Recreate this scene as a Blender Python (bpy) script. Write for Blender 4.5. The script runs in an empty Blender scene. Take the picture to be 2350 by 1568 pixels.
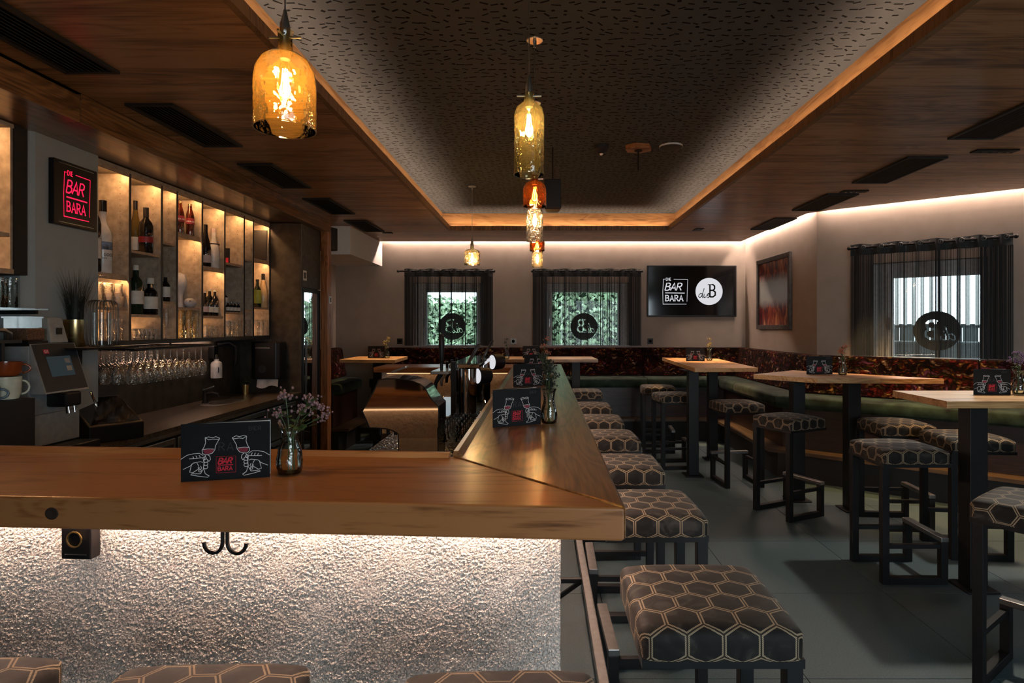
import bpy, math, random
from mathutils import Vector, Matrix, noise
random.seed(7)
S = bpy.context.scene
COL = S.collection
PI = math.pi

# ------------------------------------------------------------------ camera, sky, exposure
cam_d = bpy.data.cameras.new('camera')
cam = bpy.data.objects.new('camera', cam_d)
COL.objects.link(cam)
cam.location = (0, 0, 1.5)
cam.rotation_euler = (PI / 2, 0, 0)
cam_d.sensor_width = 36
cam_d.lens = 36 * 1350 / 2350
cam_d.shift_x = -68 / 2350
cam_d.shift_y = -36 / 2350
cam_d.clip_start = 0.02
S.camera = cam
S.view_settings.view_transform = 'Standard'
S.view_settings.look = 'None'
S.view_settings.exposure = -0.12
S.view_settings.gamma = 1.0
S.view_settings.use_curve_mapping = False
W = bpy.data.worlds.new('overcast_sky')
S.world = W
W.use_nodes = True
W.node_tree.nodes['Background'].inputs[0].default_value = (0.78, 0.92, 1.0, 1)
W.node_tree.nodes['Background'].inputs[1].default_value = 9.0
S.cycles.max_bounces = 6
S.cycles.diffuse_bounces = 2
S.cycles.glossy_bounces = 3
S.cycles.transparent_max_bounces = 24
S.cycles.sample_clamp_indirect = 3.0
S.cycles.caustics_reflective = False
S.cycles.caustics_refractive = False

def portal(loc, rot, sx, sy):
    d = bpy.data.lights.new('window_portal', 'AREA')
    d.shape = 'RECTANGLE'; d.size = sx; d.size_y = sy; d.cycles.is_portal = True
    o = bpy.data.objects.new('window_portal', d); COL.objects.link(o)
    o.location = loc; o.rotation_euler = rot
    return o

# ------------------------------------------------------------------ mesh helpers
class MB:
    def __init__(s): s.v = []; s.f = []; s.uv = None
    def add(s, vs, fs):
        o = len(s.v); s.v += [tuple(p) for p in vs]; s.f += [tuple(i + o for i in f) for f in fs]; return s
    def box(s, x0, x1, y0, y1, z0, z1):
        return s.add([(x0,y0,z0),(x1,y0,z0),(x1,y1,z0),(x0,y1,z0),(x0,y0,z1),(x1,y0,z1),(x1,y1,z1),(x0,y1,z1)],
                     [(0,3,2,1),(4,5,6,7),(0,1,5,4),(1,2,6,5),(2,3,7,6),(3,0,4,7)])
    def obox(s, c, size, rot=None):
        m = MB().box(-size[0]/2, size[0]/2, -size[1]/2, size[1]/2, -size[2]/2, size[2]/2)
        R = rot.to_matrix() if hasattr(rot, 'to_matrix') else (rot or Matrix.Identity(3))
        return s.add([Vector(c) + R @ Vector(p) for p in m.v], m.f)
    def prism(s, poly, z0, z1):
        n = len(poly)
        return s.add([(x,y,z0) for x,y in poly] + [(x,y,z1) for x,y in poly],
                     [tuple(range(n-1,-1,-1)), tuple(range(n,2*n))] + [(i,(i+1)%n,n+(i+1)%n,n+i) for i in range(n)])
    def lathe(s, prof, n=20, c=(0,0,0), cap0=False, cap1=False, sx=1.0, sy=1.0):
        vs = []; fs = []
        for r, z in prof:
            for k in range(n):
                a = 2*PI*k/n
                vs.append((c[0]+r*math.cos(a)*sx, c[1]+r*math.sin(a)*sy, c[2]+z))
        for i in range(len(prof)-1):
            for k in range(n):
                k2 = (k+1) % n
                fs.append((i*n+k, i*n+k2, (i+1)*n+k2, (i+1)*n+k))
        if cap0: fs.append(tuple(range(n-1,-1,-1)))
        if cap1: fs.append(tuple(range((len(prof)-1)*n, len(prof)*n)))
        return s.add(vs, fs)
    def tube(s, path, r, n=8, closed=False, caps=True):
        P = [Vector(p) for p in path]; m = len(P); vs = []; fs = []
        rr = r if isinstance(r, (list, tuple)) else [r]*m
        last = None
        for i, p in enumerate(P):
            a = P[(i-1) % m] if (i or closed) else P[0]; b = P[(i+1) % m] if (i < m-1 or closed) else P[-1]
            t = (b-a).normalized()
            if last is None:
                u = t.orthogonal().normalized()
            else:
                u = (last - t*last.dot(t))
                u = u.normalized() if u.length > 1e-6 else t.orthogonal().normalized()
            last = u; w = t.cross(u)
            for k in range(n):
                an = 2*PI*k/n
                vs.append(p + (u*math.cos(an)+w*math.sin(an))*rr[i])
        for i in range(m if closed else m-1):
            j = (i+1) % m
            for k in range(n):
                k2 = (k+1) % n
                fs.append((i*n+k, i*n+k2, j*n+k2, j*n+k))
        if caps and not closed:
            fs.append(tuple(range(n-1,-1,-1))); fs.append(tuple(range((m-1)*n, m*n)))
        return s.add(vs, fs)
    def ball(s, c, r, n=8, m=6, sz=1.0):
        prof = [(max(1e-4, r*math.sin(PI*i/m)), -r*sz*math.cos(PI*i/m)) for i in range(m+1)]
        return s.lathe(prof, n, c)
    def xf(s, M):
        s.v = [tuple(M @ Vector(p)) for p in s.v]; return s
    def build(s, name, mat, parent=None, smooth=False, bevel=0, loc=None, seg=2):
        me = bpy.data.meshes.new(name)
        me.from_pydata(s.v, [], s.f); me.update()
        if s.uv:
            l = me.uv_layers.new(name='UVMap')
            for lp in me.loops: l.data[lp.index].uv = s.uv[lp.vertex_index]
        if smooth:
            me.polygons.foreach_set('use_smooth', [True]*len(me.polygons))
            if smooth is not True: me.set_sharp_from_angle(angle=math.radians(smooth))
        o = bpy.data.objects.new(name, me); COL.objects.link(o)
        o.data.materials.append(M[mat])
        if parent: o.parent = parent
        if loc: o.location = loc
        if bevel:
            b = o.modifiers.new('bevel', 'BEVEL'); b.width = bevel; b.segments = seg; b.limit_method = 'ANGLE'; b.angle_limit = 0.6
        return o

def thing(name, label, cat, loc=(0,0,0), rotz=0, group=None, kind=None):
    o = bpy.data.objects.new(name, None); COL.objects.link(o)
    o.empty_display_size = 0.05
    o.location = loc; o.rotation_euler = (0, 0, rotz)
    o['label'] = label; o['category'] = cat
    if group: o['group'] = group
    if kind: o['kind'] = kind
    return o
def tag(o, label, cat, group=None, kind=None):
    o['label'] = label; o['category'] = cat
    if group: o['group'] = group
    if kind: o['kind'] = kind
    return o
def struct(o, label=None):
    o['kind'] = 'structure'
    if label: o['label'] = label
    return o
def kids(o): return [c for c in bpy.data.objects if c.parent == o]
def dup(root, loc, rotz, label=None, group=None):
    r = root.copy(); COL.objects.link(r); r.location = loc; r.rotation_euler = (0, 0, rotz)
    if label: r['label'] = label
    if group: r['group'] = group
    for ch in kids(root):
        c = ch.copy(); COL.objects.link(c); c.parent = r
        for g in kids(ch):
            d = g.copy(); COL.objects.link(d); d.parent = c
    return r

# ------------------------------------------------------------------ stroke lettering (flat print, raised letters)
LET = {
 'D': (.65, [[(0,0),(0,1),(.35,1),(.58,.82),(.65,.5),(.58,.18),(.35,0),(0,0)]]),
 'I': (.1, [[(.05,0),(.05,1)]]),
 'E': (.5, [[(.5,0),(0,0),(0,1),(.5,1)],[(0,.52),(.4,.52)]]),
 'B': (.6, [[(0,0),(0,1),(.35,1),(.53,.88),(.53,.66),(.35,.53),(0,.53)],[(.35,.53),(.6,.4),(.6,.14),(.35,0),(0,0)]]),
 'A': (.7, [[(0,0),(.35,1),(.7,0)],[(.13,.33),(.57,.33)]]),
 'R': (.62, [[(0,0),(0,1),(.35,1),(.55,.88),(.55,.63),(.35,.5),(0,.5)],[(.28,.5),(.64,0)]]),
 'G': (.65, [[(.62,.8),(.38,1),(.1,.85),(0,.5),(.1,.15),(.35,0),(.62,.15),(.62,.45),(.4,.45)]]),
 'Y': (.6, [[(0,1),(.3,.5),(.6,1)],[(.3,.5),(.3,0)]]),
 'O': (.7, [[(.35,0),(.1,.15),(0,.5),(.1,.85),(.35,1),(.6,.85),(.7,.5),(.6,.15),(.35,0)]]),
 'S': (.5, [[(.5,.85),(.25,1),(.03,.8),(.1,.58),(.4,.42),(.5,.2),(.25,0),(0,.15)]]),
 'V': (.6, [[(0,1),(.3,0),(.6,1)]]),
 'K': (.6, [[(0,0),(0,1)],[(.55,1),(0,.45),(.6,0)]]),
 'C': (.6, [[(.6,.8),(.35,1),(.1,.85),(0,.5),(.1,.15),(.35,0),(.6,.2)]]),
 'L': (.5, [[(0,1),(0,0),(.5,0)]]),
 'd': (.52, [[(.40,.40),(.22,.46),(.05,.30),(.03,.08),(.16,.0),(.32,.12),(.42,.42),(.55,1.0)],[(.42,.42),(.40,.10),(.47,.0),(.58,.10)]]),
 'i': (.2, [[(0,.42),(-.02,.1),(.06,0),(.2,.1)],[(.06,.58),(.07,.62)]]),
 'e': (.35, [[(0,.2),(.2,.28),(.28,.4),(.16,.46),(0,.25),(.04,.03),(.18,0),(.34,.12)]]),
 ' ': (.3, []),
}
def text(t, x, y, h, gap=.16, shear=0, squeeze=1.0, serif=False):
    out = []
    for ch in t:
        w, st = LET[ch]
        for pl in st:
            out.append([(x+(px*squeeze+shear*py)*h, y+py*h) for px, py in pl])
        if serif:
            ends = {'B':[(0,0),(0,1)],'A':[(0,0),(.7,0)],'R':[(0,0),(0,1),(.64,0)],'D':[(0,0),(0,1)],'I':[(.05,0),(.05,1)],'E':[(0,0),(0,1)]}.get(ch, [])
            for ex, ey in ends:
                out.append([(x+(ex*squeeze-.1)*h, y+ey*h), (x+(ex*squeeze+.1)*h, y+ey*h)])
        x += (w*squeeze+gap)*h
    return out
def text_w(t, h, gap=.16, squeeze=1.0): return sum((LET[c][0]*squeeze+gap)*h for c in t)-gap*h
def logo():
    """strokes of the framed house logo in a 1 x 1.05 box: list of (polyline, width)"""
    o = [([(.03,1.0),(.0,.5),(.01,0),(.95,.0)], .018), ([(.02,1.0),(.1,1.0)], .018), ([(.44,1.0),(1.0,.985)], .018), ([(1.0,.985),(.985,.6),(.97,.1)], .014)]
    o += [(p, .018) for p in text('DIE', .135, .945, .105, .3)]
    o += [(p, .04) for p in text('BAR', .09, .55, .29, .14, .25, 1.0)]
    o.append(([(.1,.45),(.5,.445),(.88,.44)], .034))
    o += [(p, .034) for p in text('BARA', .12, .13, .22, .24, 0, .92, True)]
    return o
def die_b():
    """strokes of the round emblem inside the unit circle: (polyline, width)"""
    o = [(p, .11) for p in text('B', .06, -.40, .90, 0, 0, .72)]
    o += [([(-.10,.50),(.1,.50)], .06), ([(-.06,-.40),(.1,-.40)], .06)]
    o += [(p, .05) for p in text('die', -.80, -.46, .70, .08, .08, 1.0)]
    return o
def ribbons(mb, strokes, fx, w_scale=1.0):
    """flat ribbons; fx maps 2-D (u,v) to 3-D"""
    for pl, w in strokes:
        w *= w_scale
        n = len(pl)
        if n < 2: continue
        L = []; R = []
        for i in range(n):
            a = pl[max(i-1,0)]; b = pl[min(i+1,n-1)]
            dx, dy = b[0]-a[0], b[1]-a[1]; d = math.hypot(dx,dy) or 1e-6
            nx, ny = -dy/d*w/2, dx/d*w/2
            k = 1.0
            if 0 < i < n-1:
                e = (pl[i][0]-a[0], pl[i][1]-a[1]); el = math.hypot(*e) or 1e-6
                cs = (e[0]*dx+e[1]*dy)/(el*d); k = min(1.6, 1/max(.4, abs(cs)))
            L.append((pl[i][0]+nx*k, pl[i][1]+ny*k)); R.append((pl[i][0]-nx*k, pl[i][1]-ny*k))
        mb.add([fx(*p) for p in L] + [fx(*p) for p in R], [(i, n+i, n+i+1, i+1) for i in range(n-1)])
    return mb
# ------------------------------------------------------------------ materials
M = {}
def new(name):
    m = bpy.data.materials.new(name); m.use_nodes = True
    nt = m.node_tree; nt.nodes.clear()
    out = nt.nodes.new('ShaderNodeOutputMaterial')
    M[name] = m
    return m, nt, out
def nd(nt, t, ins=None, **at):
    n = nt.nodes.new(t)
    for k, v in at.items(): setattr(n, k, v)
    for k, v in (ins or {}).items():
        if isinstance(v, tuple) and len(v) == 2 and hasattr(v[0], 'outputs'):
            nt.links.new(v[0].outputs[v[1]], n.inputs[k])
        elif hasattr(v, 'outputs'):
            nt.links.new(v.outputs[0], n.inputs[k])
        else:
            n.inputs[k].default_value = v
    return n
def c4(c): return (c[0], c[1], c[2], 1)
def ramp(nt, fac, stops):
    r = nd(nt, 'ShaderNodeValToRGB', {0: fac})
    e = r.color_ramp.elements
    while len(e) < len(stops): e.new(.5)
    for i, (p, c) in enumerate(stops): e[i].position = p; e[i].color = c4(c)
    return r
def simple(name, col, rough=.5, metal=0, spec=.5, noise_amt=.06, nscale=30, bump=0, bscale=80, sheen=0, coat=0):
    m, nt, out = new(name)
    tc = nd(nt, 'ShaderNodeTexCoord')
    nz = nd(nt, 'ShaderNodeTexNoise', {'Vector': (tc, 'Object'), 'Scale': nscale, 'Detail': 4.0})
    lo = tuple(max(0, c*(1-noise_amt*2)) for c in col); hi = tuple(min(1, c*(1+noise_amt*2)) for c in col)
    r = ramp(nt, nz, [(.3, lo), (.7, hi)])
    b = nd(nt, 'ShaderNodeBsdfPrincipled', {'Base Color': r, 'Roughness': rough, 'Metallic': metal, 'Specular IOR Level': spec})
    if sheen: b.inputs['Sheen Weight'].default_value = sheen; b.inputs['Sheen Roughness'].default_value = .4
    if coat: b.inputs['Coat Weight'].default_value = coat; b.inputs['Coat Roughness'].default_value = .15
    if bump:
        n2 = nd(nt, 'ShaderNodeTexNoise', {'Vector': (tc, 'Object'), 'Scale': bscale, 'Detail': 6.0})
        bp = nd(nt, 'ShaderNodeBump', {'Height': n2, 'Strength': bump, 'Distance': .01})
        nt.links.new(bp.outputs[0], b.inputs['Normal'])
    nt.links.new(b.outputs[0], out.inputs[0])
    return m
def glow(name, col, strength):
    m, nt, out = new(name)
    e = nd(nt, 'ShaderNodeEmission', {'Color': c4(col), 'Strength': strength})
    nt.links.new(e.outputs[0], out.inputs[0])
def glass(name, tint, refl=1.0, rough=.02, bump=0, bscale=25, ior=1.5, haze=0, hcol=(1,1,1)):
    """thin-walled glass: tinted straight transmission plus mirror reflection by angle"""
    m, nt, out = new(name)
    tr = nd(nt, 'ShaderNodeBsdfTransparent', {'Color': c4(tint)})
    gl = nd(nt, 'ShaderNodeBsdfGlossy', {'Color': (1,1,1,1), 'Roughness': rough})
    fr = nd(nt, 'ShaderNodeFresnel', {'IOR': ior})
    if bump:
        tc = nd(nt, 'ShaderNodeTexCoord')
        nz = nd(nt, 'ShaderNodeTexNoise', {'Vector': (tc, 'Object'), 'Scale': bscale, 'Detail': 2.0})
        bp = nd(nt, 'ShaderNodeBump', {'Height': nz, 'Strength': bump, 'Distance': .02})
        nt.links.new(bp.outputs[0], gl.inputs['Normal']); nt.links.new(bp.outputs[0], fr.inputs['Normal'])
    mu = nd(nt, 'ShaderNodeMath', {0: fr, 1: refl}, operation='MULTIPLY')
    mu.use_clamp = True
    if haze:      # milky scatter mixed in so thick uneven glass seems to glow
        tl = nd(nt, 'ShaderNodeBsdfTranslucent', {'Color': c4(hcol)})
        df = nd(nt, 'ShaderNodeBsdfDiffuse', {'Color': c4(hcol)})
        hz = nd(nt, 'ShaderNodeMixShader', {0: .4, 1: tl, 2: df})
        tr = nd(nt, 'ShaderNodeMixShader', {0: haze, 1: tr, 2: hz})
    mx = nd(nt, 'ShaderNodeMixShader', {0: mu, 1: tr, 2: gl})
    nt.links.new(mx.outputs[0], out.inputs[0])
def wood(name, dark, mid, light, axis=0, scale=1.0, rough=.45, bump=.15, coat=0, streak=1.0):
    m, nt, out = new(name)
    tc = nd(nt, 'ShaderNodeTexCoord'); oi = nd(nt, 'ShaderNodeObjectInfo')
    off = nd(nt, 'ShaderNodeVectorMath', {0: (oi, 'Random'), 1: (37.0, 23.0, 11.0)}, operation='MULTIPLY')
    ad = nd(nt, 'ShaderNodeVectorMath', {0: (tc, 'Object'), 1: off}, operation='ADD')
    sc = [14*scale]*3; sc[axis] = .9*scale
    mp = nd(nt, 'ShaderNodeMapping', {'Vector': ad, 'Scale': tuple(sc)})
    n1 = nd(nt, 'ShaderNodeTexNoise', {'Vector': mp, 'Scale': 1.0, 'Detail': 5.0, 'Roughness': .6, 'Distortion': .6})
    sc2 = [90*scale]*3; sc2[axis] = 3.0*scale
    mp2 = nd(nt, 'ShaderNodeMapping', {'Vector': ad, 'Scale': tuple(sc2)})
    n2 = nd(nt, 'ShaderNodeTexNoise', {'Vector': mp2, 'Scale': 1.0, 'Detail': 3.0, 'Roughness': .7})
    sc3 = [5*scale]*3; sc3[axis] = .8*scale
    mp3 = nd(nt, 'ShaderNodeMapping', {'Vector': ad, 'Scale': tuple(sc3)})
    wv = nd(nt, 'ShaderNodeTexNoise', {'Vector': mp3, 'Scale': 1.0, 'Detail': 2.0, 'Distortion': 1.5})
    rings = nd(nt, 'ShaderNodeMath', {0: wv, 1: 55.0*streak}, operation='MULTIPLY')
    rings = nd(nt, 'ShaderNodeMath', {0: rings}, operation='SINE')
    a = nd(nt, 'ShaderNodeMath', {0: n1, 1: .55}, operation='MULTIPLY')
    b_ = nd(nt, 'ShaderNodeMath', {0: n2, 1: .45}, operation='MULTIPLY')
    s1 = nd(nt, 'ShaderNodeMath', {0: a, 1: b_}, operation='ADD')
    rr = nd(nt, 'ShaderNodeMath', {0: rings, 1: .05}, operation='MULTIPLY')
    s2 = nd(nt, 'ShaderNodeMath', {0: s1, 1: rr}, operation='ADD')
    rn = nd(nt, 'ShaderNodeMath', {0: (oi, 'Random'), 1: .17}, operation='MULTIPLY')
    s3 = nd(nt, 'ShaderNodeMath', {0: s2, 1: rn}, operation='ADD')
    r = ramp(nt, s3, [(.43, dark), (.545, mid), (.655, light)])
    b = nd(nt, 'ShaderNodeBsdfPrincipled', {'Base Color': r, 'Roughness': rough})
    if coat: b.inputs['Coat Weight'].default_value = coat; b.inputs['Coat Roughness'].default_value = .2
    bp = nd(nt, 'ShaderNodeBump', {'Height': s1, 'Strength': bump, 'Distance': .004})
    nt.links.new(bp.outputs[0], b.inputs['Normal'])
    nt.links.new(b.outputs[0], out.inputs[0])
OAK = ((.07,.024,.007), (.23,.086,.024), (.38,.158,.055))
wood('oak_x', *OAK, axis=0, rough=.38, coat=.25)
wood('oak_y', (.05,.022,.008), (.16,.072,.025), (.28,.135,.05), axis=1, rough=.30, coat=.8)
wood('oak_z', *OAK, axis=2, rough=.45)
wood('table_oak_x', (.20,.092,.028), (.38,.20,.074), (.52,.305,.13), axis=0, rough=.4)
wood('table_oak_y', (.20,.092,.028), (.38,.20,.074), (.52,.305,.13), axis=1, rough=.4)
wood('ceiling_oak', (.09,.040,.016), (.27,.125,.050), (.42,.22,.10), axis=0, rough=.33, scale=.8, coat=.15)
wood('cove_oak_x', (.13,.06,.02), (.28,.135,.045), (.38,.20,.075), axis=0, rough=.45)
wood('cove_oak_y', (.13,.06,.02), (.28,.135,.045), (.38,.20,.075), axis=1, rough=.45)
wood('lip_oak_x', (.05,.024,.01), (.13,.065,.025), (.20,.11,.05), axis=2, scale=1.6, rough=.5)
wood('bench_wood', (.010,.004,.002), (.024,.009,.005), (.036,.014,.008), axis=0, rough=.45)
wood('ledge_wood', (.035,.02,.01), (.06,.037,.02), (.09,.055,.03), axis=0, rough=.45)
simple('wall_paint', (.30,.255,.22), rough=.85, noise_amt=.03, nscale=6, bump=.12, bscale=160)
simple('pillar_paint', (.34,.38,.38), rough=.85, noise_amt=.03, nscale=6, bump=.1, bscale=160)
simple('white_paint', (.72,.70,.68), rough=.8, noise_amt=.02)
simple('rough_plaster', (.68,.60,.54), rough=.95, spec=.08, noise_amt=.24, nscale=210, bump=.5, bscale=420)
simple('night_ceiling', (.042,.047,.048), rough=.9, noise_amt=.04, nscale=3)
simple('print_black', (.003,.003,.003), rough=.9, spec=.1)
simple('tile_grey', (.048,.080,.090), rough=.55, noise_amt=.12, nscale=140, bump=.06, bscale=300)
simple('grout', (.05,.052,.052), rough=.9)
simple('black_metal', (.006,.006,.0065), rough=.5, spec=.25)
simple('black_plastic', (.007,.007,.008), rough=.4, spec=.3)
simple('matt_black', (.008,.008,.009), rough=.7)
simple('dark_panel', (.035,.033,.030), rough=.6, noise_amt=.25, nscale=18)
simple('dark_stone', (.034,.030,.024), rough=.45, noise_amt=.3, nscale=14, bump=.05)
simple('counter_stone', (.060,.050,.038), rough=.35, noise_amt=.45, nscale=45)
simple('shelf_panel', (.36,.29,.22), rough=.7, noise_amt=.14, nscale=22)
simple('shelf_edge', (.02,.02,.02), rough=.5)
simple('shelf_board', (.42,.29,.19), rough=.55, noise_amt=.1)
simple('steel', (.42,.44,.45), rough=.32, metal=1, noise_amt=.04)
simple('bar_steel', (.30,.29,.28), rough=.35, metal=1, noise_amt=.06)
simple('chrome', (.78,.78,.78), rough=.05, metal=1, noise_amt=.0)
simple('brass', (.75,.58,.28), rough=.25, metal=1)
simple('gold_pot', (.62,.46,.20), rough=.3, metal=1)
simple('silver_plastic', (.30,.33,.34), rough=.4, metal=.2)
simple('grey_plastic', (.022,.027,.030), rough=.5, spec=.3)
simple('white_plastic', (.75,.75,.73), rough=.4)
simple('paper', (.72,.70,.68), rough=.8)
simple('card_black', (.006,.0065,.0075), rough=.6, spec=.2, noise_amt=.2, nscale=12)
simple('print_white', (.72,.72,.72), rough=.7, noise_amt=0)
simple('print_red', (.55,.01,.03), rough=.6, noise_amt=0)
simple('print_wine', (.22,.01,.03), rough=.6, noise_amt=0)
simple('print_ghost', (.020,.022,.025), rough=.6, noise_amt=0)
simple('green_velvet', (.013,.025,.016), rough=.75, noise_amt=.5, nscale=7, sheen=.06, spec=.2, bump=.1, bscale=300)
simple('leaf_green', (.06,.12,.035), rough=.55, noise_amt=.3, nscale=60)
simple('leaf_dark', (.016,.022,.018), rough=.6, noise_amt=.3)
simple('petal_pink', (.26,.15,.16), rough=.7, noise_amt=.25, nscale=120)
simple('petal_yellow', (.50,.36,.10), rough=.7, noise_amt=.25, nscale=120)
simple('petal_orange', (.50,.17,.10), rough=.7, noise_amt=.25, nscale=120)
simple('petal_violet', (.20,.10,.22), rough=.7, noise_amt=.25, nscale=120)
simple('stem_green', (.05,.09,.03), rough=.6)
simple('curtain_black', (.016,.022,.025), rough=.8, bump=.1, bscale=200)
simple('string_black', (.012,.017,.020), rough=.75)
simple('ring_metal', (.12,.12,.12), rough=.4, metal=1)
simple('frame_white', (.74,.75,.75), rough=.5)
simple('sticker_grey', (.055,.065,.066), rough=.7)
simple('mug_orange', (.24,.05,.012), rough=.2, coat=.5)
simple('mug_white', (.62,.66,.54), rough=.25, coat=.5)
simple('mug_blue', (.10,.16,.22), rough=.25, coat=.5)
simple('coffee', (.22,.11,.06), rough=.7, noise_amt=.4, nscale=160)
simple('label_white', (.66,.62,.56), rough=.6)
simple('label_pink', (.62,.48,.46), rough=.6)
simple('label_green', (.28,.33,.04), rough=.5)
simple('label_red', (.30,.02,.03), rough=.5)
simple('label_blue', (.10,.14,.22), rough=.5, noise_amt=.5, nscale=30)
simple('bottle_black', (.006,.006,.007), rough=.08, spec=.7)
simple('bottle_white', (.66,.62,.60), rough=.3, coat=.4)
simple('bottle_olive', (.07,.05,.012), rough=.1, spec=.7)
simple('bottle_green', (.008,.02,.012), rough=.1, spec=.7)
simple('bottle_cream', (.60,.42,.22), rough=.25, coat=.4)
simple('cola', (.05,.008,.004), rough=.06, spec=.7)
simple('ceramic_lilac', (.52,.50,.52), rough=.35, coat=.3)
simple('slate_print', (.02,.02,.022), rough=.5)
simple('hedge_leaf', (.30,.44,.27), rough=.5, noise_amt=.6, nscale=9)
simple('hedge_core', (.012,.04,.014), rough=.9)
simple('terrace', (.48,.47,.45), rough=.9)
simple('fence_dark', (.05,.06,.06), rough=.8)
simple('fence_light', (.50,.49,.47), rough=.8)
simple('furniture_grey', (.10,.11,.11), rough=.7)
simple('cushion_white', (.7,.7,.68), rough=.8)
simple('render_wall', (.45,.44,.42), rough=.9)
simple('knot_brown', (.022,.010,.005), rough=.7)
simple('plug_gold', (.25,.17,.06), rough=.4, metal=.6)
glow('led_cove', (1.0,.72,.57), 300)
glow('led_tray', (1.0,.70,.50), 72)
glow('led_bar', (1.0,.70,.54), 115)
glow('led_bar_inner', (1.0,.55,.26), 2.6)
glow('led_shelf', (1.0,.52,.21), 190)
glow('led_splash', (1.0,.60,.42), 25)
glow('filament', (1.0,.62,.25), 90)
glow('neon_red', (1.0,.012,.06), 2.0)
glow('emissive_white', (.95,.95,1.0), .8)
glow('screen_black', (.002,.003,.003), 1.0)
glow('display_teal', (.05,.065,.07), .5)
glow('led_green', (.1,1,.2), .6)
glass('glass_clear', (.93,.95,.94), .6)
glass('glass_vase', (.90,.94,.92), 1.6, bump=.25, bscale=40)
glass('glass_water', (.93,.97,.95), .6)
glass('glass_bulb', (1,.95,.85), .6)
glass('glass_amber', (1.0,.83,.45), 1.5, bump=.5, bscale=22, haze=.07, hcol=(1,.55,.12))
glass('glass_olive', (.86,.83,.55), 1.5, bump=.5, bscale=22, haze=.04, hcol=(.9,.75,.3))
glass('glass_brown', (.60,.20,.05), 1.3, bump=.35, bscale=22, haze=.02, hcol=(.8,.2,.03))
glass('glass_ice', (.93,.91,.88), 2.2, bump=1.0, bscale=40, haze=.06, hcol=(1,.9,.8))
glass('glass_pale', (.93,.88,.70), 1.6, bump=.6, bscale=30, haze=.05, hcol=(1,.8,.5))
glass('glass_shelf', (.93,.90,.85), 2.2, rough=.08, bump=.5, bscale=60, haze=.06, hcol=(1,.95,.85))
glass('glass_lit', (.93,.90,.85), 2.2, rough=.08, bump=.5, bscale=60, haze=.24, hcol=(1,.95,.85))  # hazier copy of glass_shelf, a lit glow mixed into the glass
glass('window_glass', (.94,.97,.97), .8)
glass('fridge_glass', (.035,.05,.05), 4.5, rough=.01)
glass('green_glass', (.35,.5,.3), 1.2)

def hammered():
    m, nt, out = new('hammered_steel')
    tc = nd(nt, 'ShaderNodeTexCoord')
    nz = nd(nt, 'ShaderNodeTexVoronoi', {'Vector': (tc, 'Object'), 'Scale': 70.0})
    bp = nd(nt, 'ShaderNodeBump', {'Height': nz, 'Strength': .8, 'Distance': .01})
    b = nd(nt, 'ShaderNodeBsdfPrincipled', {'Base Color': (.45,.43,.40,1), 'Roughness': .16, 'Metallic': 1.0, 'Normal': bp})
    nt.links.new(b.outputs[0], out.inputs[0])
hammered()

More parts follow.
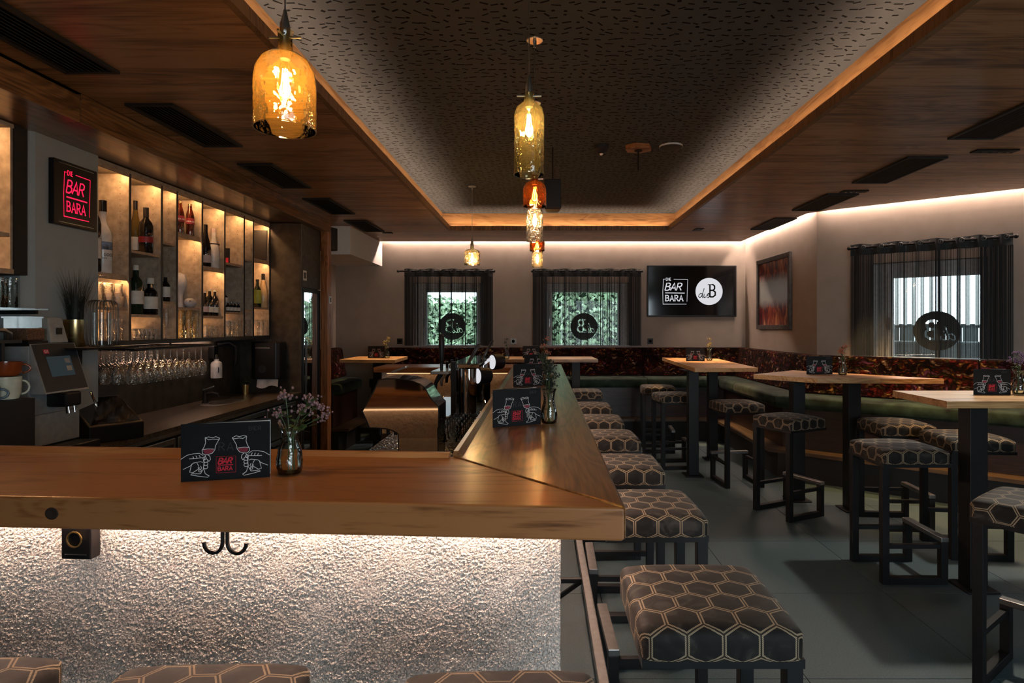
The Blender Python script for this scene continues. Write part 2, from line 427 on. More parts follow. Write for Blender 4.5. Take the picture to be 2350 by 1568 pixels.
def hex_velvet():
    m, nt, out = new('hex_velvet')
    uv = nd(nt, 'ShaderNodeUVMap'); oi = nd(nt, 'ShaderNodeObjectInfo')
    sep = nd(nt, 'ShaderNodeSeparateXYZ', {0: uv})
    K = 1/.088
    def ma(op, a, b=None):
        d = {0: a}
        if b is not None: d[1] = b
        return nd(nt, 'ShaderNodeMath', d, operation=op)
    px = ma('MULTIPLY', (sep, 0), K); py = ma('MULTIPLY', (sep, 1), K)
    r3 = 1.7320508
    def cell(ox, oy):
        x = ma('SUBTRACT', ma('FLOORED_MODULO', ma('ADD', px, ox), 1.0), .5)
        y = ma('SUBTRACT', ma('FLOORED_MODULO', ma('ADD', py, oy), r3), r3/2)
        d = ma('ADD', ma('MULTIPLY', x, x), ma('MULTIPLY', y, y))
        return x, y, d
    ax, ay, ad = cell(100.0, 100*r3); bx, by, bd = cell(100.5, 100.5*r3)
    sel = ma('LESS_THAN', ad, bd)
    def pick(a, b):
        mx = nd(nt, 'ShaderNodeMix', {0: sel}); nt.links.new(b.outputs[0], mx.inputs[2]); nt.links.new(a.outputs[0], mx.inputs[3]); return mx
    gx = ma('ABSOLUTE', pick(ax, bx)); gy = ma('ABSOLUTE', pick(ay, by))
    dg = ma('ADD', ma('MULTIPLY', gx, .5), ma('MULTIPLY', gy, .8660254))
    dist = ma('MAXIMUM', gx, dg)           # 0 centre .. 0.5 edge
    edge = ma('SUBTRACT', .5, dist)
    # two cords with a dark seam between, twisted fibres along them
    seam = ma('LESS_THAN', edge, .018)
    cord = ma('MULTIPLY', ma('LESS_THAN', edge, .066), ma('GREATER_THAN', edge, .022))
    tw = nd(nt, 'ShaderNodeTexWave', {'Vector': uv, 'Scale': 130.0, 'Distortion': 0.0}, bands_direction='DIAGONAL')
    tc = nd(nt, 'ShaderNodeTexCoord')
    off = nd(nt, 'ShaderNodeVectorMath', {0: (oi, 'Random'), 1: (13.0, 7.0, 5.0)}, operation='MULTIPLY')
    pos = nd(nt, 'ShaderNodeVectorMath', {0: (tc, 'Object'), 1: off}, operation='ADD')
    nz = nd(nt, 'ShaderNodeTexNoise', {'Vector': pos, 'Scale': 11.0, 'Detail': 4.0, 'Distortion': 1.5})
    vel = ramp(nt, nz, [(.40, (.005,.004,.0035)), (.55, (.011,.0095,.008)), (.68, (.036,.033,.029))])
    gold = ramp(nt, tw, [(.2, (.15,.115,.07)), (.8, (.36,.28,.185))])
    m1 = nd(nt, 'ShaderNodeMix', {0: cord, 6: vel, 7: gold}, data_type='RGBA')
    m2 = nd(nt, 'ShaderNodeMix', {0: seam, 6: (m1, 2), 7: (.02,.014,.008,1)}, data_type='RGBA')
    hgt = ma('ADD', ma('MULTIPLY', cord, .6), ma('MULTIPLY', ma('SMOOTH_MIN', edge, .25), 1.2))
    bp = nd(nt, 'ShaderNodeBump', {'Height': hgt, 'Strength': .35, 'Distance': .006})
    b = nd(nt, 'ShaderNodeBsdfPrincipled', {'Base Color': (m2, 2), 'Roughness': .7, 'Sheen Weight': .08, 'Sheen Roughness': .35, 'Sheen Tint': (.85,.85,.82,1), 'Normal': bp, 'Specular IOR Level': .25})
    nt.links.new(b.outputs[0], out.inputs[0])
hex_velvet()

def floral():
    m, nt, out = new('floral_velvet')
    tc = nd(nt, 'ShaderNodeTexCoord')
    n0 = nd(nt, 'ShaderNodeTexNoise', {'Vector': (tc, 'Object'), 'Scale': 9.0, 'Detail': 3.0})
    wrp = nd(nt, 'ShaderNodeVectorMath', {0: (n0, 'Color'), 1: (.22,.22,.22)}, operation='MULTIPLY')
    pos = nd(nt, 'ShaderNodeVectorMath', {0: (tc, 'Object'), 1: wrp}, operation='ADD')
    mp = nd(nt, 'ShaderNodeMapping', {'Vector': pos, 'Rotation': (.5,.6,.7), 'Scale': (1.0, 1.6, 2.2)})
    v = nd(nt, 'ShaderNodeTexVoronoi', {'Vector': mp, 'Scale': 17.0})
    sp = nd(nt, 'ShaderNodeSeparateColor', {0: (v, 'Color')})
    pal = ramp(nt, (sp, 0), [(0, (.022,.006,.006)), (.34, (.11,.014,.012)), (.5, (.20,.055,.020)), (.60, (.045,.035,.012)), (.72, (.26,.15,.045)), (.82, (.09,.030,.055)), (.94, (.36,.26,.17))])
    pal.color_ramp.interpolation = 'CONSTANT'
    dk = ramp(nt, (v, 'Distance'), [(.18, (1,1,1)), (.5, (.18,.14,.14))])
    big = nd(nt, 'ShaderNodeTexNoise', {'Vector': (tc, 'Object'), 'Scale': 4.0, 'Detail': 2.0})
    bg = ramp(nt, big, [(.38, (.25,.22,.22)), (.62, (.9,.85,.85))])
    c1 = nd(nt, 'ShaderNodeMix', {0: 1.0, 6: pal, 7: dk}, data_type='RGBA', blend_type='MULTIPLY')
    c2 = nd(nt, 'ShaderNodeMix', {0: 1.0, 6: (c1, 2), 7: bg}, data_type='RGBA', blend_type='MULTIPLY')
    b = nd(nt, 'ShaderNodeBsdfPrincipled', {'Base Color': (c2, 2), 'Roughness': .9, 'Specular IOR Level': .05})
    nt.links.new(b.outputs[0], out.inputs[0])
floral()

def poster():
    """abstract print: red-brown streaks above and below a pale blurred middle"""
    m, nt, out = new('poster_print')
    uv = nd(nt, 'ShaderNodeUVMap')
    mp = nd(nt, 'ShaderNodeMapping', {'Vector': uv, 'Scale': (9.0, 3.0, 1.0)})
    nz = nd(nt, 'ShaderNodeTexNoise', {'Vector': mp, 'Scale': 1.0, 'Detail': 5.0, 'Distortion': 1.2})
    st = ramp(nt, nz, [(.34, (.012,.012,.03)), (.46, (.09,.012,.014)), (.55, (.26,.05,.02)), (.68, (.50,.26,.12))])
    sp = nd(nt, 'ShaderNodeSeparateXYZ', {0: uv})
    n2 = nd(nt, 'ShaderNodeTexNoise', {'Vector': uv, 'Scale': 6.0, 'Detail': 3.0})
    v = nd(nt, 'ShaderNodeMath', {0: (sp, 1), 1: .54}, operation='SUBTRACT')
    v = nd(nt, 'ShaderNodeMath', {0: v}, operation='ABSOLUTE')
    w = nd(nt, 'ShaderNodeMath', {0: n2, 1: .16}, operation='MULTIPLY')
    v = nd(nt, 'ShaderNodeMath', {0: v, 1: w}, operation='ADD')
    band = ramp(nt, v, [(.22, (1,1,1)), (.36, (0,0,0))])
    mx = nd(nt, 'ShaderNodeMix', {0: band, 6: st, 7: (.30,.33,.32,1)}, data_type='RGBA')
    b = nd(nt, 'ShaderNodeBsdfPrincipled', {'Base Color': (mx, 2), 'Roughness': .3})
    nt.links.new(b.outputs[0], out.inputs[0])
poster()
# ------------------------------------------------------------------ room shell
ZW = 2.66          # oak ceiling
ZT = 2.884         # printed ceiling of the tray
A0 = (2.84, 6.07)  # corner where the slanted wall begins
DV = Vector((.781, -.6245)); DN = Vector((-.6245, -.781))
YB = -2.0
XR = 6.0
# floor with tiles
fl = struct(MB().box(-3.3, XR+.2, YB-.2, 8.4, -.06, -.012).build('floor', 'grout'), 'grey stone tile floor')
T = .8
tile = None
for i in range(-4, 8):
    for j in range(-3, 11):
        x0 = i*T + .33; y0 = j*T + .1
        if x0 > 5.9 or x0+T < -3.2: continue
        if x0 > 2.84 and y0 > 6.07: continue
        if tile is None:
            tile = MB().box(0, T-.004, 0, T-.004, -.012, 0).build('tile', 'tile_grey', fl)
            o = tile
        else:
            o = tile.copy(); COL.objects.link(o)
        o.location = (x0, y0, 0)

def wall(name, p0, p1, openings, label, mat='wall_paint', th=.22, z1=3.0):
    """wall from p0 to p1, room on the right-hand side of travel reversed: local x along, local y outward"""
    p0 = Vector(p0); p1 = Vector(p1); d = p1-p0; L = d.length
    m = MB(); s = 0
    for (a, b, zb, zt) in sorted(openings):
        m.box(s, a, 0, th, 0, z1); m.box(a, b, 0, th, 0, zb); m.box(a, b, 0, th, zt, z1); s = b
    m.box(s, L, 0, th, 0, z1)
    o = struct(m.build(name, mat), label)
    o.location = (p0.x, p0.y, 0); o.rotation_euler = (0, 0, math.atan2(d.y, d.x))
    return o
FX = -2.87
W1 = (-1.79-FX, -.82-FX, 1.22, 2.10); W2 = (.04-FX, 1.23-FX, 1.22, 2.10)
wall_far = wall('wall_far', (FX, 8.2), (2.84, 8.2), [W1, W2], 'cream plaster wall with two curtained windows')
wall('wall_right', (2.84, 8.2), A0, [], 'cream plaster return wall carrying the framed poster')
L3 = 4.0
W3 = (.49, 1.41, 1.18, 2.11)
W4 = (2.35, 3.3, 1.18, 2.09)
wall_diag = wall('wall_slanted', A0, (A0[0]+DV.x*L3, A0[1]+DV.y*L3), [W3, W4], 'cream plaster wall slanting behind the right tables')
PE = (A0[0]+DV.x*L3, A0[1]+DV.y*L3)
wall('wall_side', PE, (PE[0], YB), [], 'cream plaster wall beside the seating')
wall('wall_back', (PE[0], YB), (-3.2, YB), [(2.56, 5.36, .5, 2.3)], 'cream plaster wall behind the viewer')
wall('wall_left', (-3.0, YB), (-3.0, 6.42), [], 'dark stone wall behind the back bar', 'dark_stone')
wall('wall_left_corner', (FX, 6.35), (FX, 8.2), [], 'cream plaster wall beside the corner bench')
struct(MB().box(-3.3, XR+.2, YB-.2, 8.4, 3.0, 3.1).build('ceiling_slab', 'matt_black'), 'ceiling slab above the panelling')
portal((PE[0]-3.96, YB-.1, 1.4), (-PI/2, 0, PI), 2.8, 1.8)
portal((-1.3, 8.33, 1.66), (-PI/2, 0, 0), .97, .88)
portal((.635, 8.33, 1.66), (-PI/2, 0, 0), 1.19, .88)
c = Vector(A0) + DV*.95 - DN*.13
portal((c.x, c.y, 1.64), (-PI/2, 0, math.atan2(DV.y, DV.x)), .92, .93)
for o in bpy.data.objects:
    if o.name.startswith('window_portal'):
        # a portal's -Z looks into the room
        pass

# oak plank ceiling
TX0, TX1, TY0, TY1 = -1.107, 1.53, .75, 7.13
ceil = struct(MB().box(TX0-.11, TX1+.11, TY0-.11, TY1+.11, ZT, ZT+.03).build('ceiling', 'night_ceiling'), 'oak plank ceiling around a printed dark recess')
def xr(y): return 2.74 if y >= 6.07-.05 else min(PE[0]-.02, 2.74+(6.07-y-.05)*(DV.x/-DV.y))
def plank(x0, xa, xb, y0, y1):
    g = .0012
    return MB().prism([(x0+.001,y0+g),(xa-.001,y0+g),(xb-.001,y1-g),(x0+.001,y1-g)], ZW, ZW+.02).build('plank', 'ceiling_oak', ceil)
y = YB; PW = .19
rows = []
while y < 8.08:
    y2 = min(y+PW, 8.08)
    if y < TY0 < y2-.02: y2 = TY0
    if y < TY1+.0 < y2-.02: y2 = TY1
    rows.append((y, y2)); y = y2
for y0, y1 in rows:
    xl = -2.30 if y1 <= 6.43 else -2.84
    if y1 > TY0+.02 and y0 < TY1-.02:
        plank(xl, TX0-.03, TX0-.03, y0, y1)
        plank(TX1+.03, xr(y0), xr(y1), y0, y1)
    else:
        split = random.uniform(-.6, .8)
        plank(xl, split, split, y0, y1)
        plank(split, xr(y0), xr(y1), y0, y1)
# tray lip (four boards), cove boards, cove light strips
def part(name, mat, parent, *boxes, bevel=0):
    m = MB()
    for b in boxes: m.box(*b)
    return m.build(name, mat, parent, bevel=bevel)
part('lip_board', 'lip_oak_x', ceil, (TX0-.03, TX0, TY0, TY1, ZW-.002, ZW+.052))
part('lip_board', 'lip_oak_x', ceil, (TX1, TX1+.03, TY0, TY1, ZW-.002, ZW+.052))
part('lip_board', 'lip_oak_x', ceil, (TX0-.03, TX1+.03, TY1, TY1+.03, ZW-.002, ZW+.052))
part('lip_board', 'lip_oak_x', ceil, (TX0-.03, TX1+.03, TY0-.03, TY0, ZW-.002, ZW+.052))
part('cove_board', 'cove_oak_y', ceil, (TX0-.13, TX0-.11, TY0-.11, TY1+.11, ZW+.02, ZT))
part('cove_board', 'cove_oak_y', ceil, (TX1+.11, TX1+.13, TY0-.11, TY1+.11, ZW+.02, ZT))
part('cove_board', 'cove_oak_x', ceil, (TX0-.11, TX1+.11, TY1+.11, TY1+.13, ZW+.02, ZT))
part('cove_board', 'cove_oak_x', ceil, (TX0-.11, TX1+.11, TY0-.13, TY0-.11, ZW+.02, ZT))
zl = ZW+.037
part('cove_light_strip', 'led_tray', ceil, (TX0-.062, TX0-.05, TY0, TY1, zl, zl+.004))
part('cove_light_strip', 'led_tray', ceil, (TX1+.05, TX1+.062, TY0, TY1, zl, zl+.004))
part('cove_light_strip', 'led_tray', ceil, (TX0, TX1, TY1+.05, TY1+.062, zl, zl+.004))
# ledge that hides the strips
part('cove_ledge', 'matt_black', ceil, (TX0-.13, TX0-.03, TY0, TY1, ZW+.0205, ZW+.0235))
part('cove_ledge', 'matt_black', ceil, (TX1+.03, TX1+.13, TY0, TY1, ZW+.0205, ZW+.0235))
part('cove_ledge', 'matt_black', ceil, (TX0-.13, TX1+.13, TY1+.03, TY1+.13, ZW+.0205, ZW+.0235))
# perimeter light slots along the walls
def strip(p0, p1, z, w, mat, parent, name='wall_light_strip', h=.004):
    p0 = Vector(p0); p1 = Vector(p1); d = (p1-p0); n = Vector((-d.y, d.x)).normalized()*w/2
    return MB().prism([tuple(p0+n)[:2], tuple(p0-n)[:2], tuple(p1-n)[:2], tuple(p1+n)[:2]], z, z+h).build(name, mat, parent)
zs = ZW+.085
strip((-2.2, 8.168), (2.8, 8.168), zs, .014, 'led_cove', ceil)
strip((2.808, 8.1), (2.808, 6.10), zs, .014, 'led_cove', ceil)
a = Vector(A0)+DN*.032
strip(tuple(a+DV*.03), tuple(a+DV*(L3-.1)), zs, .014, 'led_cove', ceil)
# backing above the slot
part('slot_backing', 'white_paint', ceil, (-2.86, 2.83, 8.02, 8.19, ZW+.13, ZW+.15))
part('slot_backing', 'white_paint', ceil, (2.66, 2.83, 6.0, 8.02, ZW+.13, ZW+.15))
m = MB(); q = [Vector(A0)+DN*.01, Vector(A0)+DN*.18+DV*(-.05), Vector(A0)+DN*.18+DV*L3, Vector(A0)+DN*.01+DV*L3]
m.prism([tuple(p) for p in q], ZW+.13, ZW+.15).build('slot_backing', 'white_paint', ceil)
# printed dashes on the recess ceiling
m = MB()
rd = random.Random(3)
sp = .054
nx = int((TX1-TX0+.2)/sp); ny = int((TY1-1.9)/sp)+2
for i in range(nx):
    for j in range(ny):
        cx = TX0-.1+sp*(i+.5+rd.uniform(-.3,.3)); cy = 1.9+sp*(j+.5+rd.uniform(-.3,.3))
        if cx > TX1+.09 or cy > TY1+.09: continue
        a = rd.choice([0, .12, -.15, .45, -.5, .8, -.3, .25])+rd.uniform(-.08,.08)
        if rd.random() < .2: lx, ly = rd.uniform(.014,.020), rd.uniform(.012,.016)
        else: lx, ly = rd.uniform(.024,.045), rd.uniform(.008,.011)
        ca, sa = math.cos(a), math.sin(a)
        m.add([(cx+(u*lx*ca-v*ly*sa)/2, cy+(u*lx*sa+v*ly*ca)/2, ZT-.0008) for u, v in ((-1,-1),(-1,1),(1,1),(1,-1))], [(0,1,2,3)])
o = m.build('printed_dash_pattern', 'print_black', ceil); o['kind'] = 'stuff'

# bulkhead beam over the back bar with its post
bk = thing('bulkhead_beam', 'long oak bulkhead beam with post above the back bar shelves', 'beam', (0,0,0))
bk['kind'] = 'structure'
part('beam_board', 'oak_y', bk, (-2.375, -2.30, 2.94, 6.43, 2.515, 2.66), bevel=.003)
part('beam_board', 'oak_y', bk, (-2.375, -2.305, YB, 2.938, 2.515, 2.65), bevel=.003)
part('soffit_board', 'oak_y', bk, (-3.0, -2.376, YB, 3.15, 2.52, 2.54))
part('soffit_board', 'oak_y', bk, (-3.0, -2.376, 3.152, 6.43, 2.52, 2.54))
part('post', 'oak_z', bk, (-2.375, -2.30, 6.32, 6.43, 0, 2.515), bevel=.003)
sw = tag(MB().box(-2.299, -2.288, 6.345, 6.405, 1.74, 1.82).build('light_switch', 'white_plastic', bevel=.003), 'small white switch on the oak post', 'switch')
MB().box(-2.287, -2.284, 6.36, 6.39, 1.755, 1.805).build('rocker', 'black_plastic', sw)

# boxed soffit with speaker at the far left
struct(MB().box(-2.85, -2.22, 6.83, 8.19, 2.33, 2.658).build('trim_1', 'white_paint'), 'white boxed-in beam at the far left corner')
# baseboards
struct(MB().box(FX+.01, 2.82, 8.185, 8.199, 0, .08).build('baseboard_far', 'matt_black'), 'dark baseboard under the far bench')

# ceiling ventilation grilles
def vent(x0, x1, y0, y1, label):
    t = thing('ceiling_vent', label, 'vent', ((x0+x1)/2, (y0+y1)/2, ZW), 0, 'black slot vents in the oak ceiling')
    w, l = (x1-x0)/2, (y1-y0)/2; z0, z1 = -.014, -.0005
    part('frame', 'matt_black', t, (-w,-w+.02,-l,l,z0,z1), (w-.02,w,-l,l,z0,z1), (-w+.02,w-.02,-l,-l+.02,z0,z1), (-w+.02,w-.02,l-.02,l,z0,z1))
    part('backing', 'print_black', t, (-w+.02,w-.02,-l+.02,l-.02,-.003,-.001))
    n = 9
    for i in range(n):
        x = -w+.02+(2*w-.04)*(i+.5)/n
        MB().obox((x,0,-.008), (.012, 2*l-.04, .003), Matrix.Rotation(.5,3,'Y')).build('slat', 'matt_black', t)
for i, (a, b) in enumerate([(1.96,2.68),(3.06,3.78),(4.19,4.91),(5.33,6.06),(6.44,7.18)]):
    vent(-2.17, -1.92, a, b, 'black ceiling vent on the left, %s from the viewer' % ['first','second','third','fourth','fifth'][i])
for i, (a, b) in enumerate([(2.9,3.625),(4.02,4.745),(5.15,5.876),(6.31,7.04)]):
    vent(2.50, 2.74 if i == 3 else 2.78, a, b, 'black ceiling vent on the right, %s from the viewer' % ['first','second','third','fourth'][i])
def slot(x0, x1, y0, y1, z, label):
    t = thing('ceiling_spot', label, 'spotlight', ((x0+x1)/2, (y0+y1)/2, z), 0)
    part('rim', 'black_metal', t, (-(x1-x0)/2, (x1-x0)/2, -(y1-y0)/2, (y1-y0)/2, -.008, -.0005))
    for k in range(4):
        xx = (k-1.5)*(x1-x0)/4.6
        MB().lathe([(.010,-.012),(.010,-.009)], 10, (xx,0,0), True).build('lens', 'chrome', t)
    return t
slot(1.83, 1.93, 6.98, 7.16, ZW, 'small black spotlight slot above the rear right table')
slot(2.58, 2.80, 5.03, 5.10, ZW, 'black four-lens spotlight bar beside the third right vent')
slot(2.86, 3.14, 3.86, 3.93, ZW, 'black four-lens spotlight bar near the right picture edge')
slot(-1.98, -1.86, 7.30, 7.36, ZW, 'tiny dark spotlight near the white boxed-in beam')

def warm_spot(x, y, z, power, ang, tilt=(0,0), col=(1.0,.60,.25), blend=.5):
    d = bpy.data.lights.new('spot', 'SPOT'); d.energy = power; d.spot_size = math.radians(ang); d.spot_blend = blend; d.color = col; d.shadow_soft_size = .05
    o = bpy.data.objects.new('spot_lamp', d); COL.objects.link(o); o.location = (x, y, z); o.rotation_euler = (tilt[0], tilt[1], 0)
warm_spot(1.88, 7.05, ZW-.03, 340, 40, (-.12, 0))
warm_spot(2.69, 5.06, ZW-.03, 220, 54, (.1, -.25))
warm_spot(3.00, 3.89, ZW-.03, 230, 58, (.25, -.22))
warm_spot(-1.92, 7.33, ZW-.03, 120, 46, (0, 0))

warm_spot(3.06, 3.86, ZW-.03, 170, 64, (-.42, .44), (1.0,.90,.76), .25)

# ------------------------------------------------------------------ windows, curtains
def window(n, wl, op, pane, label, mirror_disc):
    """wl: wall object (local frame); op = (s0,s1,z0,z1); pane = clear glass rectangle"""
    s0, s1, z0, z1 = op; a0, a1, b0, b1 = pane
    r = thing('window_%d' % n, label, 'window', (0,0,0)); r['kind'] = 'structure'
    r.location = wl.location; r.rotation_euler = wl.rotation_euler
    y0, y1 = .11, .17
    part('window_frame', 'frame_white', r, (s0,a0,y0,y1,z0,z1), (a1,s1,y0,y1,z0,z1), (a0,a1,y0,y1,b1,z1), (a0,a1,y0,y1,z0,b0), bevel=.006)
    part('sash', 'frame_white', r, (a0-.05,a0-.012,.095,y0,b0-.02,b1+.05), (a1+.012,a1+.05,.095,y0,b0-.02,b1+.05), (a0-.012,a1+.012,.095,y0,b1+.012,b1+.05), bevel=.004)
    part('pane', 'window_glass', r, (a0,a1,.135,.141,b0,b1))
    part('window_sill', 'frame_white', r, (s0+.002,s1-.002,.0,y0,z0-.0,z0+.012))
    part('window_handle', 'steel', r, (a0-.04,a0-.025,.07,.095,(b0+b1)/2-.12,(b0+b1)/2))
    # round emblem film: a cell grid with the lettering cut out
    cx, cz, R = mirror_disc; N = 74; st = die_b(); m = MB(); ps = 2*R/N
    def hit(u, v):
        for pl, w in st:
            for i in range(len(pl)-1):
                ax, ay = pl[i]; bx, by = pl[i+1]; dx, dy = bx-ax, by-ay; q = dx*dx+dy*dy or 1e-9
                t = max(0, min(1, ((u-ax)*dx+(v-ay)*dy)/q))
                if (u-ax-t*dx)**2+(v-ay-t*dy)**2 < (w/2)**2: return True
        return False
    for i in range(N):
        run = None
        for j in range(N+1):
            u = (j+.5)/N*2-1; v = (i+.5)/N*2-1
            on = j < N and u*u+v*v < 1 and not hit(-u*1.0, v)
            if on and run is None: run = j
            if not on and run is not None:
                x0 = cx-R+run*ps; x1 = cx-R+j*ps; zz = cz-R+i*ps
                m.add([(x0,.133,zz),(x1,.133,zz),(x1,.133,zz+ps),(x0,.133,zz+ps)], [(0,1,2,3)]); run = None
    m.build('emblem_film', 'sticker_grey', r)
    return r
def uu(x): return x-FX
window(1, wall_far, W1, (uu(-1.62), uu(-.915), 1.235, 1.975), 'white window with round mirrored emblem, left of the far wall', (uu(-1.265), 1.49, .19))
window(2, wall_far, W2, (uu(.146), uu(1.075), 1.235, 1.975), 'white window with round mirrored emblem beside the television', (uu(.60), 1.49, .19))
window(3, wall_diag, W3, (.67, 1.35, 1.20, 1.965), 'white window with round mirrored emblem in the slanted wall', (1.018, 1.452, .187))
window(4, wall_diag, W4, (2.42, 3.23, 1.20, 1.97), 'white window farther along the slanted wall', (2.8, 1.46, .20))

def curtain(wl, s0, s1, zr, zb, a0, a1, label, seed, rod0, rod1):
    rd = random.Random(seed)
    r = thing('string_curtain', label, 'curtain', wl.location, wl.rotation_euler[2], 'black string curtains on eyelet rods')
    y = -.075
    def wav(s): return y+.018*math.sin(s*2*PI/.155)
    # heading band with eyelets, gently pleated
    m = MB(); n = int((s1-s0)/.012); vs = []
    for i in range(n+1):
        s = s0+(s1-s0)*i/n
        top = zr+.03+.006*math.sin(s*2*PI/.31)
        vs += [(s, wav(s), zr-.075), (s, wav(s), top)]
    m.add(vs, [(2*i, 2*i+2, 2*i+3, 2*i+1) for i in range(n)])
    m.build('heading', 'curtain_black', r, smooth=True)
    MB().tube([(rod0, y, zr), (rod1, y, zr)], .011, 8).build('rod', 'black_metal', r, smooth=40)
    for e in (rod0, rod1):
        MB().ball((e, y, zr), .02, 10, 8).build('finial', 'black_metal', r, smooth=True)
    MB().box(s0+.02, s0+.04, y, 0, zr-.01, zr+.01).build('bracket', 'black_metal', r)
    MB().box(s1-.04, s1-.02, y, 0, zr-.01, zr+.01).build('bracket', 'black_metal', r)
    k = 0; s = s0+.04
    while s < s1-.03:
        MB().tube([(s+.018*math.cos(t*PI/6), wav(s)-.004, zr+.018*math.sin(t*PI/6)) for t in range(12)], .0035, 5, True).build('eyelet', 'ring_metal', r, smooth=True)
        s += .078
    # hanging strings: dense at the sides and in folds, loose in the middle
    m = MB(); s = s0
    while s < s1:
        side = s < a0+.03 or s > a1-.03
        fold = max(0, math.sin((s+seed*.13)*2*PI/.155))**3
        w = rd.uniform(.0022,.0036)
        x = s+rd.uniform(-.002,.002); d = rd.uniform(-.012,.012)
        for (xx, dd) in ((x, d),):
            m.add([(xx, wav(s)+dd, zb), (xx+w, wav(s)+dd, zb), (xx+w, wav(s)+dd, zr-.07), (xx, wav(s)+dd, zr-.07)], [(0,1,2,3)])
        s += rd.uniform(.0014,.0024) if side else rd.uniform(.0034,.0088)*(1-.6*fold)
        if not side and rd.random() < .05:
            for q in range(5):
                xx = s+rd.uniform(-.006,.006)
                m.add([(xx, wav(s)+.01, zb), (xx+.003, wav(s)+.01, zb), (xx+.003, wav(s)+.01, zr-.07), (xx, wav(s)+.01, zr-.07)], [(0,1,2,3)])
    o = m.build('strings', 'string_black', r); o['kind'] = 'stuff'
    return r
curtain(wall_far, uu(-1.90), uu(-.675), 2.255, 1.225, uu(-1.79), uu(-.82), 'black string curtain over the far window by the white boxed-in beam', 1, uu(-1.98), uu(-.66))
curtain(wall_far, uu(-.125), uu(1.375), 2.255, 1.225, uu(.04), uu(1.23), 'black string curtain over the far window next to the television', 2, uu(-.13), uu(1.385))
curtain(wall_diag, .325, 1.58, 2.265, 1.21, .49, 1.41, 'black string curtain over the window in the slanted wall', 3, .315, 1.60)
# ------------------------------------------------------------------ bar counter (U shape)
ZB = 1.10
TH = .075
bar = thing('bar_counter', 'U-shaped bar with thick oak top over rough lit plaster front', 'bar counter')
O = (.186, 1.292); I = (-.275, 1.806)
OL = (-1.78, 1.292+.0605*1.966); IL = (-1.78, 1.806+.066*1.505)
YF = 6.14; FI = 5.66
def top(name, poly, mat, z0=ZB-TH, z1=ZB, bev=.007):
    return MB().prism(poly, z0, z1).build(name, mat, bar, bevel=bev, seg=3)
g = .0006
top('counter_top', [(OL[0],OL[1]), (O[0]-g*2,O[1]), (I[0]-g,I[1]), (IL[0],IL[1])], 'oak_x')
top('counter_top', [(O[0],O[1]+g*2), (.205,YF), (-.283,FI+.0), (I[0],I[1]+g*2)], 'oak_y')
top('counter_top', [(.205-g,YF+g), (-1.62,YF), (-1.62,FI), (-.283,FI+g)], 'oak_x', ZB-.05)
# raised rim on the inner edges
def rim(p, q, mat, inset=.034):
    p = Vector(p); q = Vector(q); d = (q-p).normalized(); n = Vector((d.y, -d.x))   # towards the customer side
    a, b, c_, e = p, q, q+n*inset, p+n*inset
    lo = [tuple(v) for v in (a, b, c_, e)]
    hi = [tuple(v) for v in (a+n*.004, b+n*.004, b+n*(inset-.016), a+n*(inset-.016))]
    m = MB(); m.add([(x,y,ZB+.0002) for x,y in lo]+[(x,y,ZB+.014) for x,y in hi],
        [(3,2,1,0),(4,5,6,7),(0,1,5,4),(1,2,6,5),(2,3,7,6),(3,0,4,7)])
    m.build('rim', mat, bar)
rim(IL, (I[0]-.004, I[1]+.001), 'oak_x')
rim((I[0], I[1]+.006), (-.283, FI-.002), 'oak_y')
# plaster body: outer panels are true relief meshes
def relief(name, p0, p1, z0, z1, step, amp, seed=0):
    p0 = Vector((p0[0],p0[1],0)); p1 = Vector((p1[0],p1[1],0)); d = p1-p0; L = d.length; d.normalize()
    n = Vector((d.y,-d.x,0))
    nu = int(L/step); nv = int((z1-z0)/step); vs = []
    for j in range(nv+1):
        z = z0+(z1-z0)*j/nv
        for i in range(nu+1):
            s = L*i/nu
            q = Vector((s*1.0+seed, z, seed*.7))
            q.x *= .85
            h = noise.noise(q*210)*.8+noise.noise(q*400)*.55+noise.noise(q*105)*.5+noise.noise(q*30)*.3
            h = (h*1.25 if h < 0 else h*.8)*(.8+.7*noise.noise(q*11))
            p = p0+d*s+n*(h*amp)
            vs.append((p.x, p.y, z))
    m = MB(); w = nu+1
    m.add(vs, [(j*w+i, j*w+i+1, (j+1)*w+i+1, (j+1)*w+i) for j in range(nv) for i in range(nu)])
    return m.build(name, 'rough_plaster', bar)
k = -.0605
def fy(x, off): return O[1]+off+k*(x-O[0])
relief('plaster_panel', (-1.74, fy(-1.74,.27)), (.05, fy(.05,.27)), .0, ZB-TH-.002, .0027, .0056)
relief('plaster_panel', (.05, fy(.05,.27)), (.05, 6.02), .0, ZB-TH-.002, .012, .004, 3)
relief('plaster_panel', (-.27, 5.74), (-1.55, 5.74), .45, ZB-.052, .008, .005, 5) if False else None
relief('plaster_panel', (-1.56, 5.74), (-.28, 5.74), .45, ZB-.052, .008, .005, 5)
relief('plaster_panel', (-.28, 1.745), (-1.74, 1.835), .45, ZB-TH-.002, .008, .005, 9)
MB().prism([(-1.74,fy(-1.74,.276)),(.044,fy(.044,.276)),(.044,6.01),(-1.56,6.01),(-1.56,5.746),(-.19,5.746),(-.19,1.735),(-1.74,1.826)], .0, ZB-TH-.003).build('core', 'dark_panel', bar)
